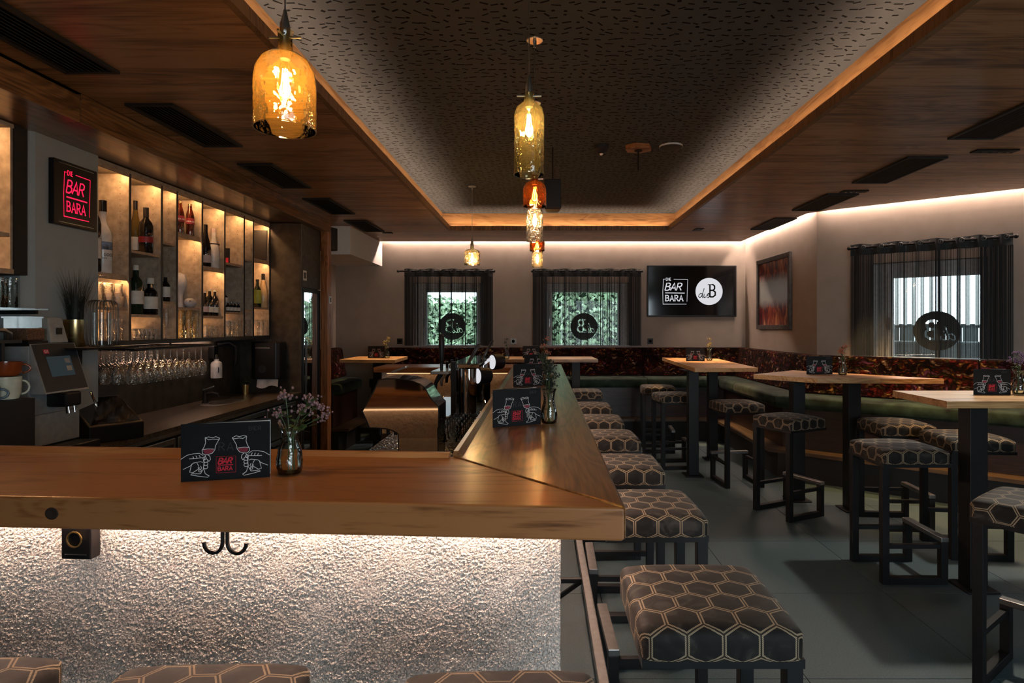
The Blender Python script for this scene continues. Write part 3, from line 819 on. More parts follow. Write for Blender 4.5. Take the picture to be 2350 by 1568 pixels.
# light strips under the overhangs
def lstrip(p0, p1, z, mat, w=.012):
    strip(p0, p1, z, w, mat, bar, 'light_strip', .004)
lstrip((-1.74, fy(-1.74,.215)), (.03, fy(.03,.215)), ZB-TH-.010, 'led_bar')
lstrip((.10, 1.62), (.10, 5.95), ZB-TH-.010, 'led_bar')
lstrip((-1.50, 5.70), (-.32, 5.70), ZB-.062, 'led_bar_inner')
lstrip((-1.70, 1.865), (-.32, 1.775), ZB-TH-.010, 'led_bar_inner')
# foot rail with brackets
MB().box(.197, .235, 1.15, 5.9, .225, .265).build('foot_rail', 'bar_steel', bar, bevel=.003)
for yy in (1.95, 2.9, 3.85, 4.8, 5.7):
    m = MB(); m.box(.052, .197, yy-.012, yy+.012, .235, .255)
    m.obox((.125, yy, .19), (.17, .018, .018), Matrix.Rotation(-.62,3,'Y'))
    m.build('rail_bracket', 'black_metal', bar)
# knot in the front oak edge
MB().lathe([(.0001,.0),(.007,.0008),(.012,.0012),(.0145,.0004)], 14, cap0=False, sx=1.1).xf(Matrix.Translation((-1.142, fy(-1.142,-.0010), 1.062)) @ Matrix.Rotation(PI/2,4,'X')).build('knot', 'knot_brown', bar)

# power socket and double hook under the counter
t = thing('power_socket', 'black power socket box on the lit plaster under the counter', 'socket', (-1.268, fy(-1.268,.258), .906), math.atan(k))
MB().box(-.043,.043,-.034,.0,-.044,.05).build('housing','black_plastic',t,bevel=.004)
MB().lathe([(.0225,0),(.0225,-.0025),(.019,-.0025),(.019,.006),(.0001,.006)],24).xf(Matrix.Translation((-.002,-.0365,.012))@Matrix.Rotation(-PI/2,4,'X')).build('outlet','plug_gold',t,smooth=30)
MB().box(-.031,.031,-.0355,-.0342,-.031,-.029).build('lid_edge','steel',t)
t = thing('double_hook', 'black double coat hook hanging under the oak counter', 'hook', (-.775, fy(-.775,.09), ZB-TH), math.atan(k))
for s in (-1, 1):
    pts = [(s*.006, 0, -.002), (s*.006, 0, -.055)]
    for q in range(1, 9):
        a = PI*q/9*1.12
        pts.append((s*(.006+.024*(1-math.cos(a))), 0, -.055-.027*math.sin(a)))
    MB().tube(pts, .0048, 8).build('hook_arm', 'black_metal', t, smooth=40)
MB().lathe([(.018,-.004),(.018,0)],14,(0,0,0),True,True).build('mounting_plate','black_metal',t)

# ------------------------------------------------------------------ bar stools
def seat_mesh(hw=.2, r=.028, H=.085, n=40, ext=.095, grow=.004):
    smax = hw-r+r*PI/2+H-r
    xs = [-smax+2*smax*i/n for i in range(n+1)]
    def prof(s):
        a = abs(s); sg = 1 if s >= 0 else -1
        flat = hw-r
        if a <= flat: return sg*a, -.006*(a/flat)**4
        b = (a-flat)/r
        if b <= PI/2: return sg*(flat+r*math.sin(b)), -.006-r*(1-math.cos(b))
        return sg*(hw), -.006-r-(a-flat-r*PI/2)
    m = MB(); uv = []
    for v in xs:
        py, dz2 = prof(v)
        for u in xs:
            px, dz1 = prof(u)
            z = max(dz1+dz2, -H)
            # round the plan corners
            ax, ay = abs(px)-(hw-r*1.3), abs(py)-(hw-r*1.3); R = r*1.3
            if ax > 0 and ay > 0:
                d = math.hypot(ax, ay)
                if d > R: px, py2 = math.copysign(hw-R+ax*R/d, px), math.copysign(hw-R+ay*R/d, py)
                else: py2 = py
            else: py2 = py
            m.v.append((px, py2, z)); uv.append((u, v))
    w = n+1
    m.f = [(j*w+i, j*w+i+1, (j+1)*w+i+1, (j+1)*w+i) for j in range(n) for i in range(n)]
    m.uv = uv
    return m
ZS = .785
def make_stool():
    # local +x = footrest side (towards counter or table)
    t = thing('bar_stool', 'x', 'bar stool')
    seat_mesh().build('seat', 'hex_velvet', t, smooth=True, loc=(0,0,ZS))
    MB().box(-.195,.195,-.195,.195,ZS-.105,ZS-.083).build('seat_base','black_metal',t)
    w = .02
    for s in (-1, 1):
        y = s*.165
        MB().box(-.175-w,-.175+w, y-w, y+w, 0, ZS-.105).build('leg','black_metal',t,bevel=.002)
        MB().box(-.175+w, .165-w, y-w, y+w, 0, .04).build('runner','black_metal',t,bevel=.002)
        MB().box(.165-w,.165+w, y-w, y+w, 0, .245).build('post','black_metal',t,bevel=.002)
        MB().box(-.175+w,.165-w, y-.012, y+.012, .205, .23).build('stretcher','black_metal',t)
    MB().box(.165-w-.002,.165+w+.002,-.187,.187,.2452,.272).build('footrest','bar_steel',t,bevel=.003)
    return t
stool0 = make_stool(); first = [True]
def stool(x, y, rot, label, group):
    if first[0]:
        first[0] = False; o = stool0; o.location = (x,y,0); o.rotation_euler = (0,0,rot); o['label'] = label; o['group'] = group
        return o
    return dup(stool0, (x,y,0), rot, label, group)
SB = 'bar stools along the long side of the bar'
ordn = ['nearest', 'second', 'third', 'fourth', 'fifth', 'farthest']
for i, (yy, dx, r) in enumerate([(1.60,0,.0),(2.42,.0,.02),(3.15,-.005,-.02),(3.94,0,.03),(4.64,0,-.03),(5.42,.0,.0)]):
    stool(.435+dx, yy, PI+r, '%s of the hexagon-patterned bar stools along the right side of the bar' % ordn[i], SB)
for x, yy, n in ((-1.24,1.10,'leftmost'), (-.687,1.075,'middle'), (-.083,1.05,'rightmost')):
    stool(x, yy, PI/2+.03, '%s of three hexagon-patterned stools tucked under the lit plaster bar front' % n, 'bar stools at the front of the bar')
TG = 'bar stools at the high tables'
stool(.47, 6.62, PI/2, 'hexagon-patterned bar stool glimpsed behind the far end of the bar', TG)

# ------------------------------------------------------------------ upholstered benches along the walls
def extr(m, sec, s0, s1, k0, k1):
    """section points (offset from wall, z); local x along wall, local -y into room"""
    n = len(sec)
    vs = [(s0+k0*o, -o, z) for o, z in sec]+[(s1+k1*o, -o, z) for o, z in sec]
    m.add(vs, [tuple(range(n)), tuple(range(2*n-1,n-1,-1))]+[(i, n+i, n+(i+1)%n, (i+1)%n) for i in range(n)])
    return m
def bench(label, wl_loc, rot, s0, s1, k0, k1, joints, off=.012):
    t = thing('upholstered_bench', label, 'bench', (wl_loc[0], wl_loc[1], 0), rot, 'velvet benches along the walls')
    e = .0
    back = [(off,.79),(.235,.79),(.20,.93),(.145,1.17),(.125,1.195),(.10,1.2),(off,1.2)]
    seat = [(off,.69),(.50,.69),(.525,.705),(.535,.75),(.525,.80),(.50,.817),(off,.823)]
    base = [(off,.30),(.44,.30),(.44,.688),(off,.688)]
    low = [(off,0),(.50,0),(.50,.265),(off,.265)]
    led = [(off,.267),(.62,.267),(.62,.298),(off,.298)]
    cuts = [s0]+joints+[s1]
    for i in range(len(cuts)-1):
        a, b = cuts[i], cuts[i+1]
        ka = k0 if i == 0 else 0; kb = k1 if i == len(cuts)-2 else 0
        ga = .003 if i else 0; gb = .003 if i < len(cuts)-2 else 0
        bz = [(o_, z_+.035) for o_, z_ in back]
        extr(MB(), [(o_, z_ if z_ > .8 else .826) for o_, z_ in back], a+ga, b-gb, ka, kb).build('back_panel','floral_velvet',t,smooth=50,bevel=.008)
        extr(MB(), seat, a+ga, b-gb, ka, kb).build('seat_cushion','green_velvet',t,smooth=50,bevel=.01)
    extr(MB(), base, s0, s1, k0, k1).build('base_panel','bench_wood',t)
    extr(MB(), low, s0, s1, k0, k1).build('plinth','matt_black',t)
    extr(MB(), led, s0, s1, k0, k1).build('footrest_ledge','ledge_wood',t)
    return t
bench('dark floral bench with green seat running along the far wall', (FX,8.2), 0, .62, 2.84-FX, 0, -1, [1.9, 3.25, 4.25])
bench('dark floral bench with green seat below the framed poster', (2.84,8.2), -PI/2, 0, 8.2-6.07, 1, .481, [1.1])
bench('dark floral bench with green seat under the slanted window wall', A0, math.atan2(DV.y,DV.x), 0, L3-.5, -.481, 0, [1.35, 2.6])
bench('short floral corner bench with green seat behind the oak post', (FX,6.86), PI/2, 0, 8.2-6.86, 0, -1, [])

# ------------------------------------------------------------------ high tables
def table(label, poly, boards, axis, cols, zt=1.10, th=.038):
    """poly: 4 corners; boards: number of boards, each running between edge 0-1 and edge 3-2 direction"""
    cx = sum(p[0] for p in poly)/4; cy = sum(p[1] for p in poly)/4
    t = thing('high_table', label, 'table', (cx,cy,0), 0, 'oak high tables')
    P = [Vector((p[0]-cx, p[1]-cy)) for p in poly]
    for i in range(boards):
        a, b = i/boards, (i+1)/boards
        q0 = P[0].lerp(P[3],a); q1 = P[1].lerp(P[2],a); q2 = P[1].lerp(P[2],b); q3 = P[0].lerp(P[3],b)
        e = (q3-q0).normalized()*.0006
        MB().prism([tuple(q0+e),tuple(q1+e),tuple(q2-e),tuple(q3-e)], zt-th, zt).build('board','table_oak_'+axis,t,bevel=.0015)
    for (x, y) in cols:
        x -= cx; y -= cy
        c_ = MB().box(x-.05,x+.05,y-.05,y+.05,.012,zt-th-.008).build('column','black_metal',t,bevel=.003)
        MB().box(x-.11,x+.11,y-.11,y+.11,zt-th-.0078,zt-th-.0005).build('top_plate','black_metal',c_)
        MB().box(x-.09,x+.09,y-.09,y+.09,0,.012).build('foot_plate','black_metal',c_,bevel=.003)
    return t
table('oak high table in the far left corner', [(-2.40,6.98),(-1.72,6.90),(-1.76,7.72),(-2.40,7.72)], 5, 'x', [(-2.0,7.2)])
table('wide oak high table seen just past the far end of the bar', [(-.52,7.02),(.675,7.02),(.65,7.66),(-.52,7.66)], 5, 'x', [(-.2,7.25),(.42,7.25)])
table('oak high table in the far right corner below the television', [(1.445,5.55),(2.06,5.60),(2.14,7.15),(1.52,7.42)], 4, 'y', [(1.515,5.90),(1.92,6.62)])
table('broad oak high table standing before the framed poster corner', [(1.75,4.86),(2.10,4.48),(3.03,4.43),(2.26,5.29)], 4, 'x', [(2.20,5.07),(2.53,4.80)])
table('oak high table cut by the right picture edge', [(2.15,3.12),(3.55,3.12),(3.55,3.63),(2.166,3.63)], 4, 'x', [(2.47,3.37),(3.36,3.37)])
# stools at the tables
def st(x, y, r, l): stool(x, y, r, l, TG)
st(1.40, 7.10, -.1, 'rear hexagon-patterned bar stool left of the far right corner table')
st(1.42, 6.30, .1, 'hexagon-patterned bar stool just left of the far right corner table')
st(1.86, 5.62, PI/2+.1, 'hexagon-patterned bar stool in front of the far right corner table')
st(1.98, 4.72, .45, 'hexagon-patterned bar stool at the left end of the broad poster-corner table')
st(2.68, 4.46, -.05, 'hexagon-patterned bar stool under the right half of the broad poster-corner table')
st(2.17, 3.59, .0, 'hexagon-patterned bar stool at the left end of the table cut by the picture')
st(2.83, 3.93, -.08, 'hexagon-patterned bar stool behind the table cut by the picture')
st(2.95, 3.06, PI/2-.6, 'hexagon-patterned bar stool peeking in at the right picture edge')
st(2.06, 2.42, .64, 'foreground hexagon-patterned bar stool at the right picture edge')
# ------------------------------------------------------------------ back bar: pillar, shelves, counter
XS = -2.68
struct(MB().prism([(-2.995,3.045),(-2.70,3.045),(-2.66,3.09),(-2.66,3.528),(-2.995,3.528)], 0, 2.52).build('wall_pillar', 'pillar_paint'), 'grey painted pillar carrying the red lit sign')
YD = [3.532,3.833,4.154,4.328,4.65,4.98,5.305,5.473,5.80]
ZSH = [(1.828,1.616),(1.999,1.577),(2.10,1.675),(2.196,1.640),(1.979,1.581),(2.043,1.621),(2.109,1.649),(2.136,1.675)]
ZL = 1.405
sh = thing('bottle_shelf', 'tall backlit bottle shelf with dark uprights behind the bar', 'shelf')
part('back_panel','shelf_panel',sh,(-2.995,-2.985,YD[0],YD[-1],ZL,2.5))
part('top_board','shelf_panel',sh,(-2.985,XS,YD[0],YD[-1],2.49,2.515))
part('bottom_board','shelf_edge',sh,(-2.985,XS,YD[0],YD[-1],ZL-.03,ZL))
for i, y in enumerate(YD):
    d = part('upright','shelf_panel',sh,(-2.985,XS-.004,y-.008,y+.008,ZL,2.49))
    part('front_edge','shelf_edge',d,(XS-.004,XS,y-.009,y+.009,ZL,2.49))
    if i:   # rows of pin holes on the face towards the viewer
        m = MB()
        for q in range(26):
            z = ZL+.08+q*.038
            m.add([(XS-.06+.0025*math.cos(a*PI/3), y-.0085, z+.0025*math.sin(a*PI/3)) for a in range(6)], [(0,1,2,3,4,5)])
        h = m.build('pin_holes','print_black',d); h['kind'] = 'stuff'
for i, (za, zb) in enumerate(ZSH):
    y0, y1 = YD[i]+.009, YD[i+1]-.009
    for z in (za, zb):
        part('shelf_board','shelf_board',sh,(-2.984,XS-.012,y0,y1,z-.018,z))
    # light strips under the top, and low at the back of the lit bays
    part('valance','shelf_board',sh,(XS-.004,XS,y0,y1,2.466,2.49))  # added lip that keeps the strip behind it out of sight
    part('light_strip','led_shelf',sh,(-2.702,-2.692,y0+.02,y1-.02,2.482,2.488))
    if i in (0,3,4,7):
        part('valance','shelf_board',sh,(XS-.018,XS-.012,y0,y1,za-.036,za-.0185))  # same added lip, hiding the strip below this board
        part('light_strip','led_shelf',sh,(-2.712,-2.704,y0+.02,y1-.02,za-.024,za-.019))
    part('light_strip','led_shelf',sh,(-2.978,-2.972,y0+.02,y1-.02,ZL+.001,ZL+.005))
part('splash_light_strip','led_splash',sh,(-2.95,-2.935,3.9,5.3,ZL-.04,ZL-.034))
# lower edge shadow gap unit to the left
un = thing('corner_shelf', 'dark framed lit shelf box at the left picture edge', 'shelf')
part('back_panel','shelf_panel',un,(-2.995,-2.985,2.2,2.95,1.77,2.5))
part('side_panel','matt_black',un,(-2.985,-2.66,2.965,3.044,1.76,2.515))
part('inner_panel','shelf_panel',un,(-2.985,-2.665,2.95,2.964,1.785,2.495))
part('top_board','shelf_panel',un,(-2.985,-2.66,2.2,2.965,2.495,2.515))
part('bottom_board','shelf_board',un,(-2.985,-2.66,2.2,2.965,1.76,1.785))
part('shelf_board','shelf_board',un,(-2.985,-2.67,2.2,2.95,1.945,1.965))
part('light_strip','led_shelf',un,(-2.80,-2.79,2.25,2.93,2.487,2.493))
part('light_strip','led_shelf',un,(-2.93,-2.92,2.25,2.93,1.935,1.941))
tag(MB().lathe([(.036,0),(.036,.11),(.013,.15),(.013,.165)],14,(-2.78,2.83,1.7855),True,True).build('dark_bottle','bottle_black',smooth=35), 'black bottle standing in the lit shelf box at the left edge', 'bottle')

# tall refrigerator unit
fr = thing('tall_refrigerator', 'tall dark built-in refrigerator with a mirror-like glass door', 'refrigerator', (0,0,0))
part('side_panel','dark_stone',fr,(-2.98,-2.378,5.812,5.835,0,2.512))
part('body','dark_panel',fr,(-2.98,-2.40,5.836,6.315,0,2.512))
part('upper_panel','dark_panel',fr,(-2.399,-2.377,5.84,6.315,1.885,2.512))
d = part('door_frame','black_metal',fr,(-2.399,-2.375,5.84,5.885,.12,1.875),(-2.399,-2.375,6.27,6.315,.12,1.875),(-2.399,-2.375,5.885,6.27,1.84,1.875),(-2.399,-2.375,5.885,6.27,.12,.16))
part('door_glass','fridge_glass',d,(-2.39,-2.384,5.885,6.27,.16,1.84))
part('interior_black','print_black',d,(-2.398,-2.396,5.885,6.27,.16,1.84))  # black sheet close behind the glass, standing in for the dark interior
part('door_handle','steel',d,(-2.372,-2.355,5.895,5.91,.75,1.35))
part('plinth','matt_black',fr,(-2.40,-2.39,5.84,6.315,0,.115))
q = part('notice','paper',fr,(-2.3765,-2.3755,5.86,5.95,1.955,2.055))
part('notice_mark','print_black',q,(-2.3754,-2.3750,5.875,5.90,1.975,2.035),(-2.3754,-2.3750,5.91,5.935,1.975,2.035))

# back counter with steel drawers, stone worktop, sink
ZC = .845
bc = thing('back_counter', 'dark stone back counter with steel drawer fronts', 'counter')
part('worktop','counter_stone',bc,(-2.98,-2.375,1.9,3.04,ZC-.03,ZC),(-2.655,-2.375,3.04,3.532,ZC-.03,ZC),(-2.98,-2.375,3.532,5.805,ZC-.03,ZC))
part('splashback','dark_stone',bc,(-2.995,-2.981,3.53,5.81,ZC,ZL-.03))
part('carcass','matt_black',bc,(-2.65,-2.42,1.9,5.8,.08,ZC-.03))
part('plinth','matt_black',bc,(-2.65,-2.46,1.9,5.8,0,.08))
part('edge_strip','steel',bc,(-2.42,-2.372,1.9,5.8,ZC-.055,ZC-.031))
for i in range(6):
    y0 = 2.0+i*.63
    for (z0, z1) in ((.47,.765),(.12,.455)):
        q = part('drawer','steel',bc,(-2.419,-2.40,y0,y0+.6,z0,z1),bevel=.003)
        part('handle','black_metal',q,(-2.399,-2.375,y0+.06,y0+.54,z1-.05,z1-.03))
sk = MB().lathe([(.20,.0),(.19,.003),(.17,.001),(.12,-.0)],28,(-2.72,5.02,ZC+.0015),sx=.75,sy=1.15)
sk.build('sink_rim','steel',bc,smooth=30)
MB().lathe([(.0001,.0),(.168,.0)],28,(-2.72,5.02,ZC+.0016),sx=.75,sy=1.15).build('sink_bowl','dark_panel',bc)
t = thing('faucet','low black faucet at the back counter sink','faucet',(-2.86,5.0,ZC))
MB().lathe([(.026,0),(.024,.01),(.018,.02),(.018,.09),(.02,.10),(.0001,.105)],14,cap0=True).build('body','black_metal',t,smooth=40)
MB().tube([(0,0,.075),(.06,-.0,.085),(.11,0,.07),(.115,0,.05)],.011,8).build('spout','black_metal',t,smooth=40)
MB().obox((.03,0,.125),(.10,.016,.012),Matrix.Rotation(-.35,3,'Y')).build('lever','chrome',t,bevel=.003)
t = thing('soap_dispenser','white soap bottle in a black wall dispenser above the sink','dispenser',(-2.93,5.30,1.03))
MB().lathe([(.044,0),(.047,.006),(.047,.12),(.043,.14),(.02,.155),(.02,.17)],18,cap0=True,cap1=True).build('bottle','white_plastic',t,smooth=40)
MB().lathe([(.023,.171),(.023,.20),(.012,.215)],12,cap0=True,cap1=True).build('pump','black_plastic',t,smooth=40)
MB().lathe([(.0001,0),(.028,0)],18).xf(Matrix.Translation((.034,-.034,.075))@Matrix.Rotation(-PI/4,4,'Z')@Matrix.Rotation(PI/2,4,'X')@Matrix.Scale(1,4)).build('round_label','card_black',t)
MB().box(-.05,.0,-.04,.04,.17,.29).build('bracket','black_plastic',t,bevel=.008)
MB().tube([(-.02,.06,.30),(.06,.10,.32),(.10,.14,.28),(.10,.15,.15),(.085,.15,.10)],[.02,.02,.022,.018,.014],10).build('lever_arm','black_metal',t,smooth=50)
t = thing('paper_towel_dispenser','black paper towel dispenser with a sheet hanging out','dispenser',(-2.66,5.808,.985))
MB().prism([(-.14,-.0),(-.14,-.13),(-.10,-.16),(.10,-.16),(.14,-.13),(.14,0)],.0,.36).build('housing','black_plastic',t,bevel=.012)
MB().lathe([(.0001,0),(.036,0),(.036,-.003)],22).xf(Matrix.Translation((-.02,-.162,.10))@Matrix.Rotation(-PI/2,4,'X')).build('sight_window','grey_plastic',t)
MB().box(-.09,.05,-.162,-.161,.30,.304).build('lid_line','steel',t)
m = MB(); vs = []
for i in range(9):
    x = -.10+.2*i/8
    vs += [(x, -.10-.01*math.sin(i*1.3), -.0), (x*.98+.01, -.13-.012*math.sin(i*1.3+1), -.075-.015*math.sin(i*.8))]
m.add(vs,[(2*i,2*i+1,2*i+3,2*i+2) for i in range(8)]); m.build('paper_sheet','paper',t,smooth=True)
t = thing('potted_herb','small green plant in a gold pot beside the paper towels','plant',(-2.83,5.62,ZC))
MB().lathe([(.030,0),(.034,.09),(.031,.09),(.029,.07)],18,cap0=True,cap1=True).build('pot','gold_pot',t,smooth=40)
rd = random.Random(5); m = MB()
for i in range(34):
    a = rd.uniform(0,2*PI); r = rd.uniform(.0,.055); z = .10+rd.uniform(0,.06); s = .018
    c_ = Vector((r*math.cos(a), r*math.sin(a), z)); u = Vector((math.cos(a),math.sin(a),rd.uniform(-.3,.6))).normalized()*s; w = Vector((-math.sin(a),math.cos(a),rd.uniform(-.3,.3)))*s*.6
    m.add([c_-u, c_+w, c_+u, c_-w],[(0,1,2,3)])
m.build('foliage','leaf_green',t)

# ------------------------------------------------------------------ bottles and glassware on the shelf
def bx(px, X=-2.77): return 1350*(-X)/(1243-px)
def bottle(name, X, Y, z, prof, mat, label, cap=None, lab=None, group=None, extra=None):
    """prof lathe; cap (z0,z1,r,mat); lab (z0,z1,mat)"""
    t = thing(name, label, 'bottle', (X,Y,z+.0006), 0, group)
    MB().lathe(prof,20,cap0=True,cap1=True).build('body',mat,t,smooth=40)
    if cap: MB().lathe([(cap[2],cap[0]),(cap[2],cap[1])],14,cap0=True,cap1=True).build('cap',cap[3],t,smooth=40)
    if lab:
        r = max(p[0] for p in prof)+.0008
        MB().lathe([(r,lab[0]),(r,lab[1])],20).build('label',lab[2],t,smooth=True)
    return t
def wine(r=.037,h=.31): return [(r*.9,0),(r,.006),(r,h*.6),(r*.82,h*.68),(r*.42,h*.76),(r*.37,h*.8),(r*.37,h)]
def slope(r=.037,h=.33): return [(r*.9,0),(r,.006),(r,h*.42),(r*.8,h*.56),(r*.5,h*.72),(r*.37,h*.84),(r*.37,h)]
def liquor(r=.04,h=.29): return [(r*.92,0),(r,.006),(r,h*.62),(r*.8,h*.7),(r*.4,h*.78),(r*.36,h*.95)]
Z = ZSH
gv = bottle('vodka_bottle',-2.745,bx(236,-2.745),Z[0][0],[(.046,0),(.049,.006),(.049,.235),(.043,.265),(.024,.31),(.019,.34),(.019,.385)],'bottle_white','large frosted white vodka bottle with black cap on the first lit shelf bay',(.386,.455,.0215,'bottle_black'))
def curve_text(strokes, r, ang0, z0, mat, parent, name):
    """lay 2-D strokes on a cylinder of radius r around the parent's axis, reading towards the viewer"""
    fine = []
    for pl, w in strokes:
        q = []
        for i in range(len(pl)-1):
            for k_ in range(4):
                t_ = k_/4; q.append((pl[i][0]*(1-t_)+pl[i+1][0]*t_, pl[i][1]*(1-t_)+pl[i+1][1]*t_))
        q.append(pl[-1]); fine.append((q, w))
    def fx(u, v):
        a = ang0+u/r
        return (r*math.cos(a), r*math.sin(a), z0+v)
    return ribbons(MB(), fine, fx).build(name, mat, parent)
a0 = math.atan2(-gv.location.y, -gv.location.x)
curve_text([(p,.0026) for p in text('GREY GOOSE',-.058,0,.017,.22)], .0496, a0, .105, 'print_black', gv, 'lettering')
curve_text([(p,.0014) for p in text('VODKA',-.017,0,.008,.35)], .0496, a0, .088, 'print_black', gv, 'lettering')
MB().lathe([(.0494,.145),(.0494,.195)],20).build('picture_band','label_blue',gv,smooth=True)
bottle('tall_bottle',-2.72,bx(214,-2.72),Z[0][0],wine(.04,.48),'bottle_black','black-necked bottle mostly hidden by the pillar beside the white vodka',None,(.08,.2,'label_white'))
bottle('wine_bottle',-2.80,bx(311,-2.80),Z[1][0],slope(.035,.36),'bottle_olive','tall slim olive wine bottle with white label',(.30,.362,.0142,'bottle_black'),(.02,.11,'label_white'))
bottle('wine_bottle',-2.72,bx(335,-2.72),Z[1][0],wine(.043,.31),'bottle_black','broad black wine bottle with small red mark beside the slim olive one',(.25,.312,.0172,'matt_black'),(.07,.11,'label_red'))
bottle('liquor_bottle',-2.76,bx(312,-2.76),Z[1][1],liquor(.045,.33),'bottle_green','dark green liquor bottle with cream label in the second bay',(.30,.335,.018,'label_white'),(.07,.16,'label_white'))
bottle('liquor_bottle',-2.73,bx(345,-2.73),Z[1][1],liquor(.045,.24),'bottle_black','short dark liquor bottle with white cap and slanted white label',(.215,.255,.022,'label_white'),(.04,.125,'label_white'))
bottle('glass_bottle',-2.80,bx(377,-2.80),Z[2][0],wine(.03,.30),'glass_clear','clear bottle half hidden in the narrow upper bay',(.29,.315,.014,'brass'))
bottle('liquor_bottle',-2.76,bx(380,-2.76),Z[2][1],liquor(.033,.19),'bottle_black','dark bottle with white label in the narrow middle bay',None,(.035,.11,'label_white'))
cola = [(.027,0),(.030,.01),(.027,.06),(.030,.10),(.031,.13),(.026,.17),(.016,.205),(.0135,.235)]
for k, px in enumerate((413,436)):
    b = bottle('cola_bottle',-2.74+.01*k,bx(px,-2.74+.01*k),Z[3][0],cola,'cola','%s of two contoured cola bottles' % ('left','right')[k],(.232,.248,.0145,'brass'),(.09,.135,'label_red'),'contoured cola bottles')
    aa = math.atan2(-b.location.y,-b.location.x)
    curve_text([(p,.0025) for p in text('COCA COLA',-.03,0,.011,.16,.3)], .0322, aa, .104, 'print_white', b, 'lettering')
t = thing('egg_vase','white egg-shaped ornament lying on the shelf','ornament',(-2.725,bx(436,-2.725),Z[3][1]))
MB().ball((0,0,.038),.038,18,12).xf(Matrix.Diagonal((1.0,1.6,1,1))).build('body','ceramic_lilac',t,smooth=True)
MB().lathe([(.0001,0),(.006,0)],10).xf(Matrix.Translation((.03,-.05,.05))@Matrix.Rotation(1.2,4,'Y')).build('opening','print_black',t)
t = thing('round_vase','pale lilac rounded ornament standing behind the egg-shaped one','ornament',(-2.82,bx(412,-2.82),Z[3][1]))
MB().lathe([(.035,0),(.04,.03),(.022,.08),(.03,.12),(.050,.17),(.053,.21),(.042,.26),(.0001,.275)],20,cap0=True).build('body','ceramic_lilac',t,smooth=50)
bottle('champagne_bottle',-2.74,bx(490,-2.74),Z[4][0],[(.042,0),(.046,.006),(.046,.14),(.038,.19),(.022,.235),(.018,.26),(.018,.325)],'bottle_white','white champagne bottle with pale foil neck',(.30,.332,.0195,'label_pink'),(.195,.205,'bottle_black'))
bottle('wine_bottle',-2.72,bx(472,-2.72),Z[4][0],slope(.04,.34),'bottle_black','dark sparkling wine bottle with pink label beside the white champagne',None,(.03,.09,'label_pink'))
for k, (px, h, lm) in enumerate(((470,.20,'label_pink'),(481,.22,'label_white'),(493,.22,'label_white'),(505,.14,None))):
    bottle('small_bottle',-2.74,bx(px,-2.74),Z[4][1],liquor(.028,h),'bottle_black','%s small dark bottle in the middle of the fifth bay' % ['leftmost','second','third','rightmost'][k],(h*.93,h*1.0,.012,'label_white'),(.03,.075,lm) if lm else None,'small dark bottles of the fifth bay')
for k in range(4):
    bottle('miniature_bottle',-2.73,bx(523+k*8,-2.73),Z[5][1],liquor(.016,.085),'bottle_black',['leftmost','second','third','rightmost'][k]+' miniature black bottle with white label in the sixth bay',(.078,.088,.008,'bottle_black'),(.012,.042,'label_white'),'miniature bottles of the sixth bay')
bottle('liquor_bottle',-2.82,bx(520,-2.80),Z[5][1],liquor(.03,.2),'bottle_black','dark bottle with white label behind the miniatures',None,(.05,.13,'label_white'))
bottle('liquor_bottle',-2.74,bx(591,-2.74),Z[7][1],liquor(.034,.27),'bottle_green','green-labelled bottle in the last lit bay',(.25,.272,.016,'bottle_black'),(.04,.17,'label_green'))
bottle('liqueur_bottle',-2.72,bx(604,-2.72),Z[7][1],slope(.042,.33),'bottle_cream','cream-coloured liqueur bottle with dark neck in the last lit bay',(.27,.332,.0165,'bottle_black'),None)
# cards and a menu book on the shelf
t = thing('standing_card','small black card with red mark propped in the sixth bay','card',(-2.80,bx(530,-2.80),Z[5][0]),.35)
MB().box(-.06,.06,-.002,.002,.0008,.155).build('board','card_black',t)
MB().box(-.055,-.02,-.0028,-.0022,.02,.07).build('red_mark','print_red',t)
ribbons(MB(),[(p,.006) for p in text('BAR',-.0,.06,.035,.1,.3)],lambda u,v:(u,-.0026,v)).build('lettering','print_white',t)
t = thing('menu_book','tall black menu book leaning at the right end of the lit shelf','book',(-2.76,5.70,Z[7][0]),.1)
MB().obox((0,0,.147),(.19,.015,.29),Matrix.Rotation(-.08,3,'X')).build('cover','slate_print',t,bevel=.003)
ribbons(MB(),[(p,.004) for p in text('DIE BAR',-.06,.20,.022,.2)],lambda u,v:(u,-.0085+(v-.147)*.08,v)).build('lettering','print_ghost',t)

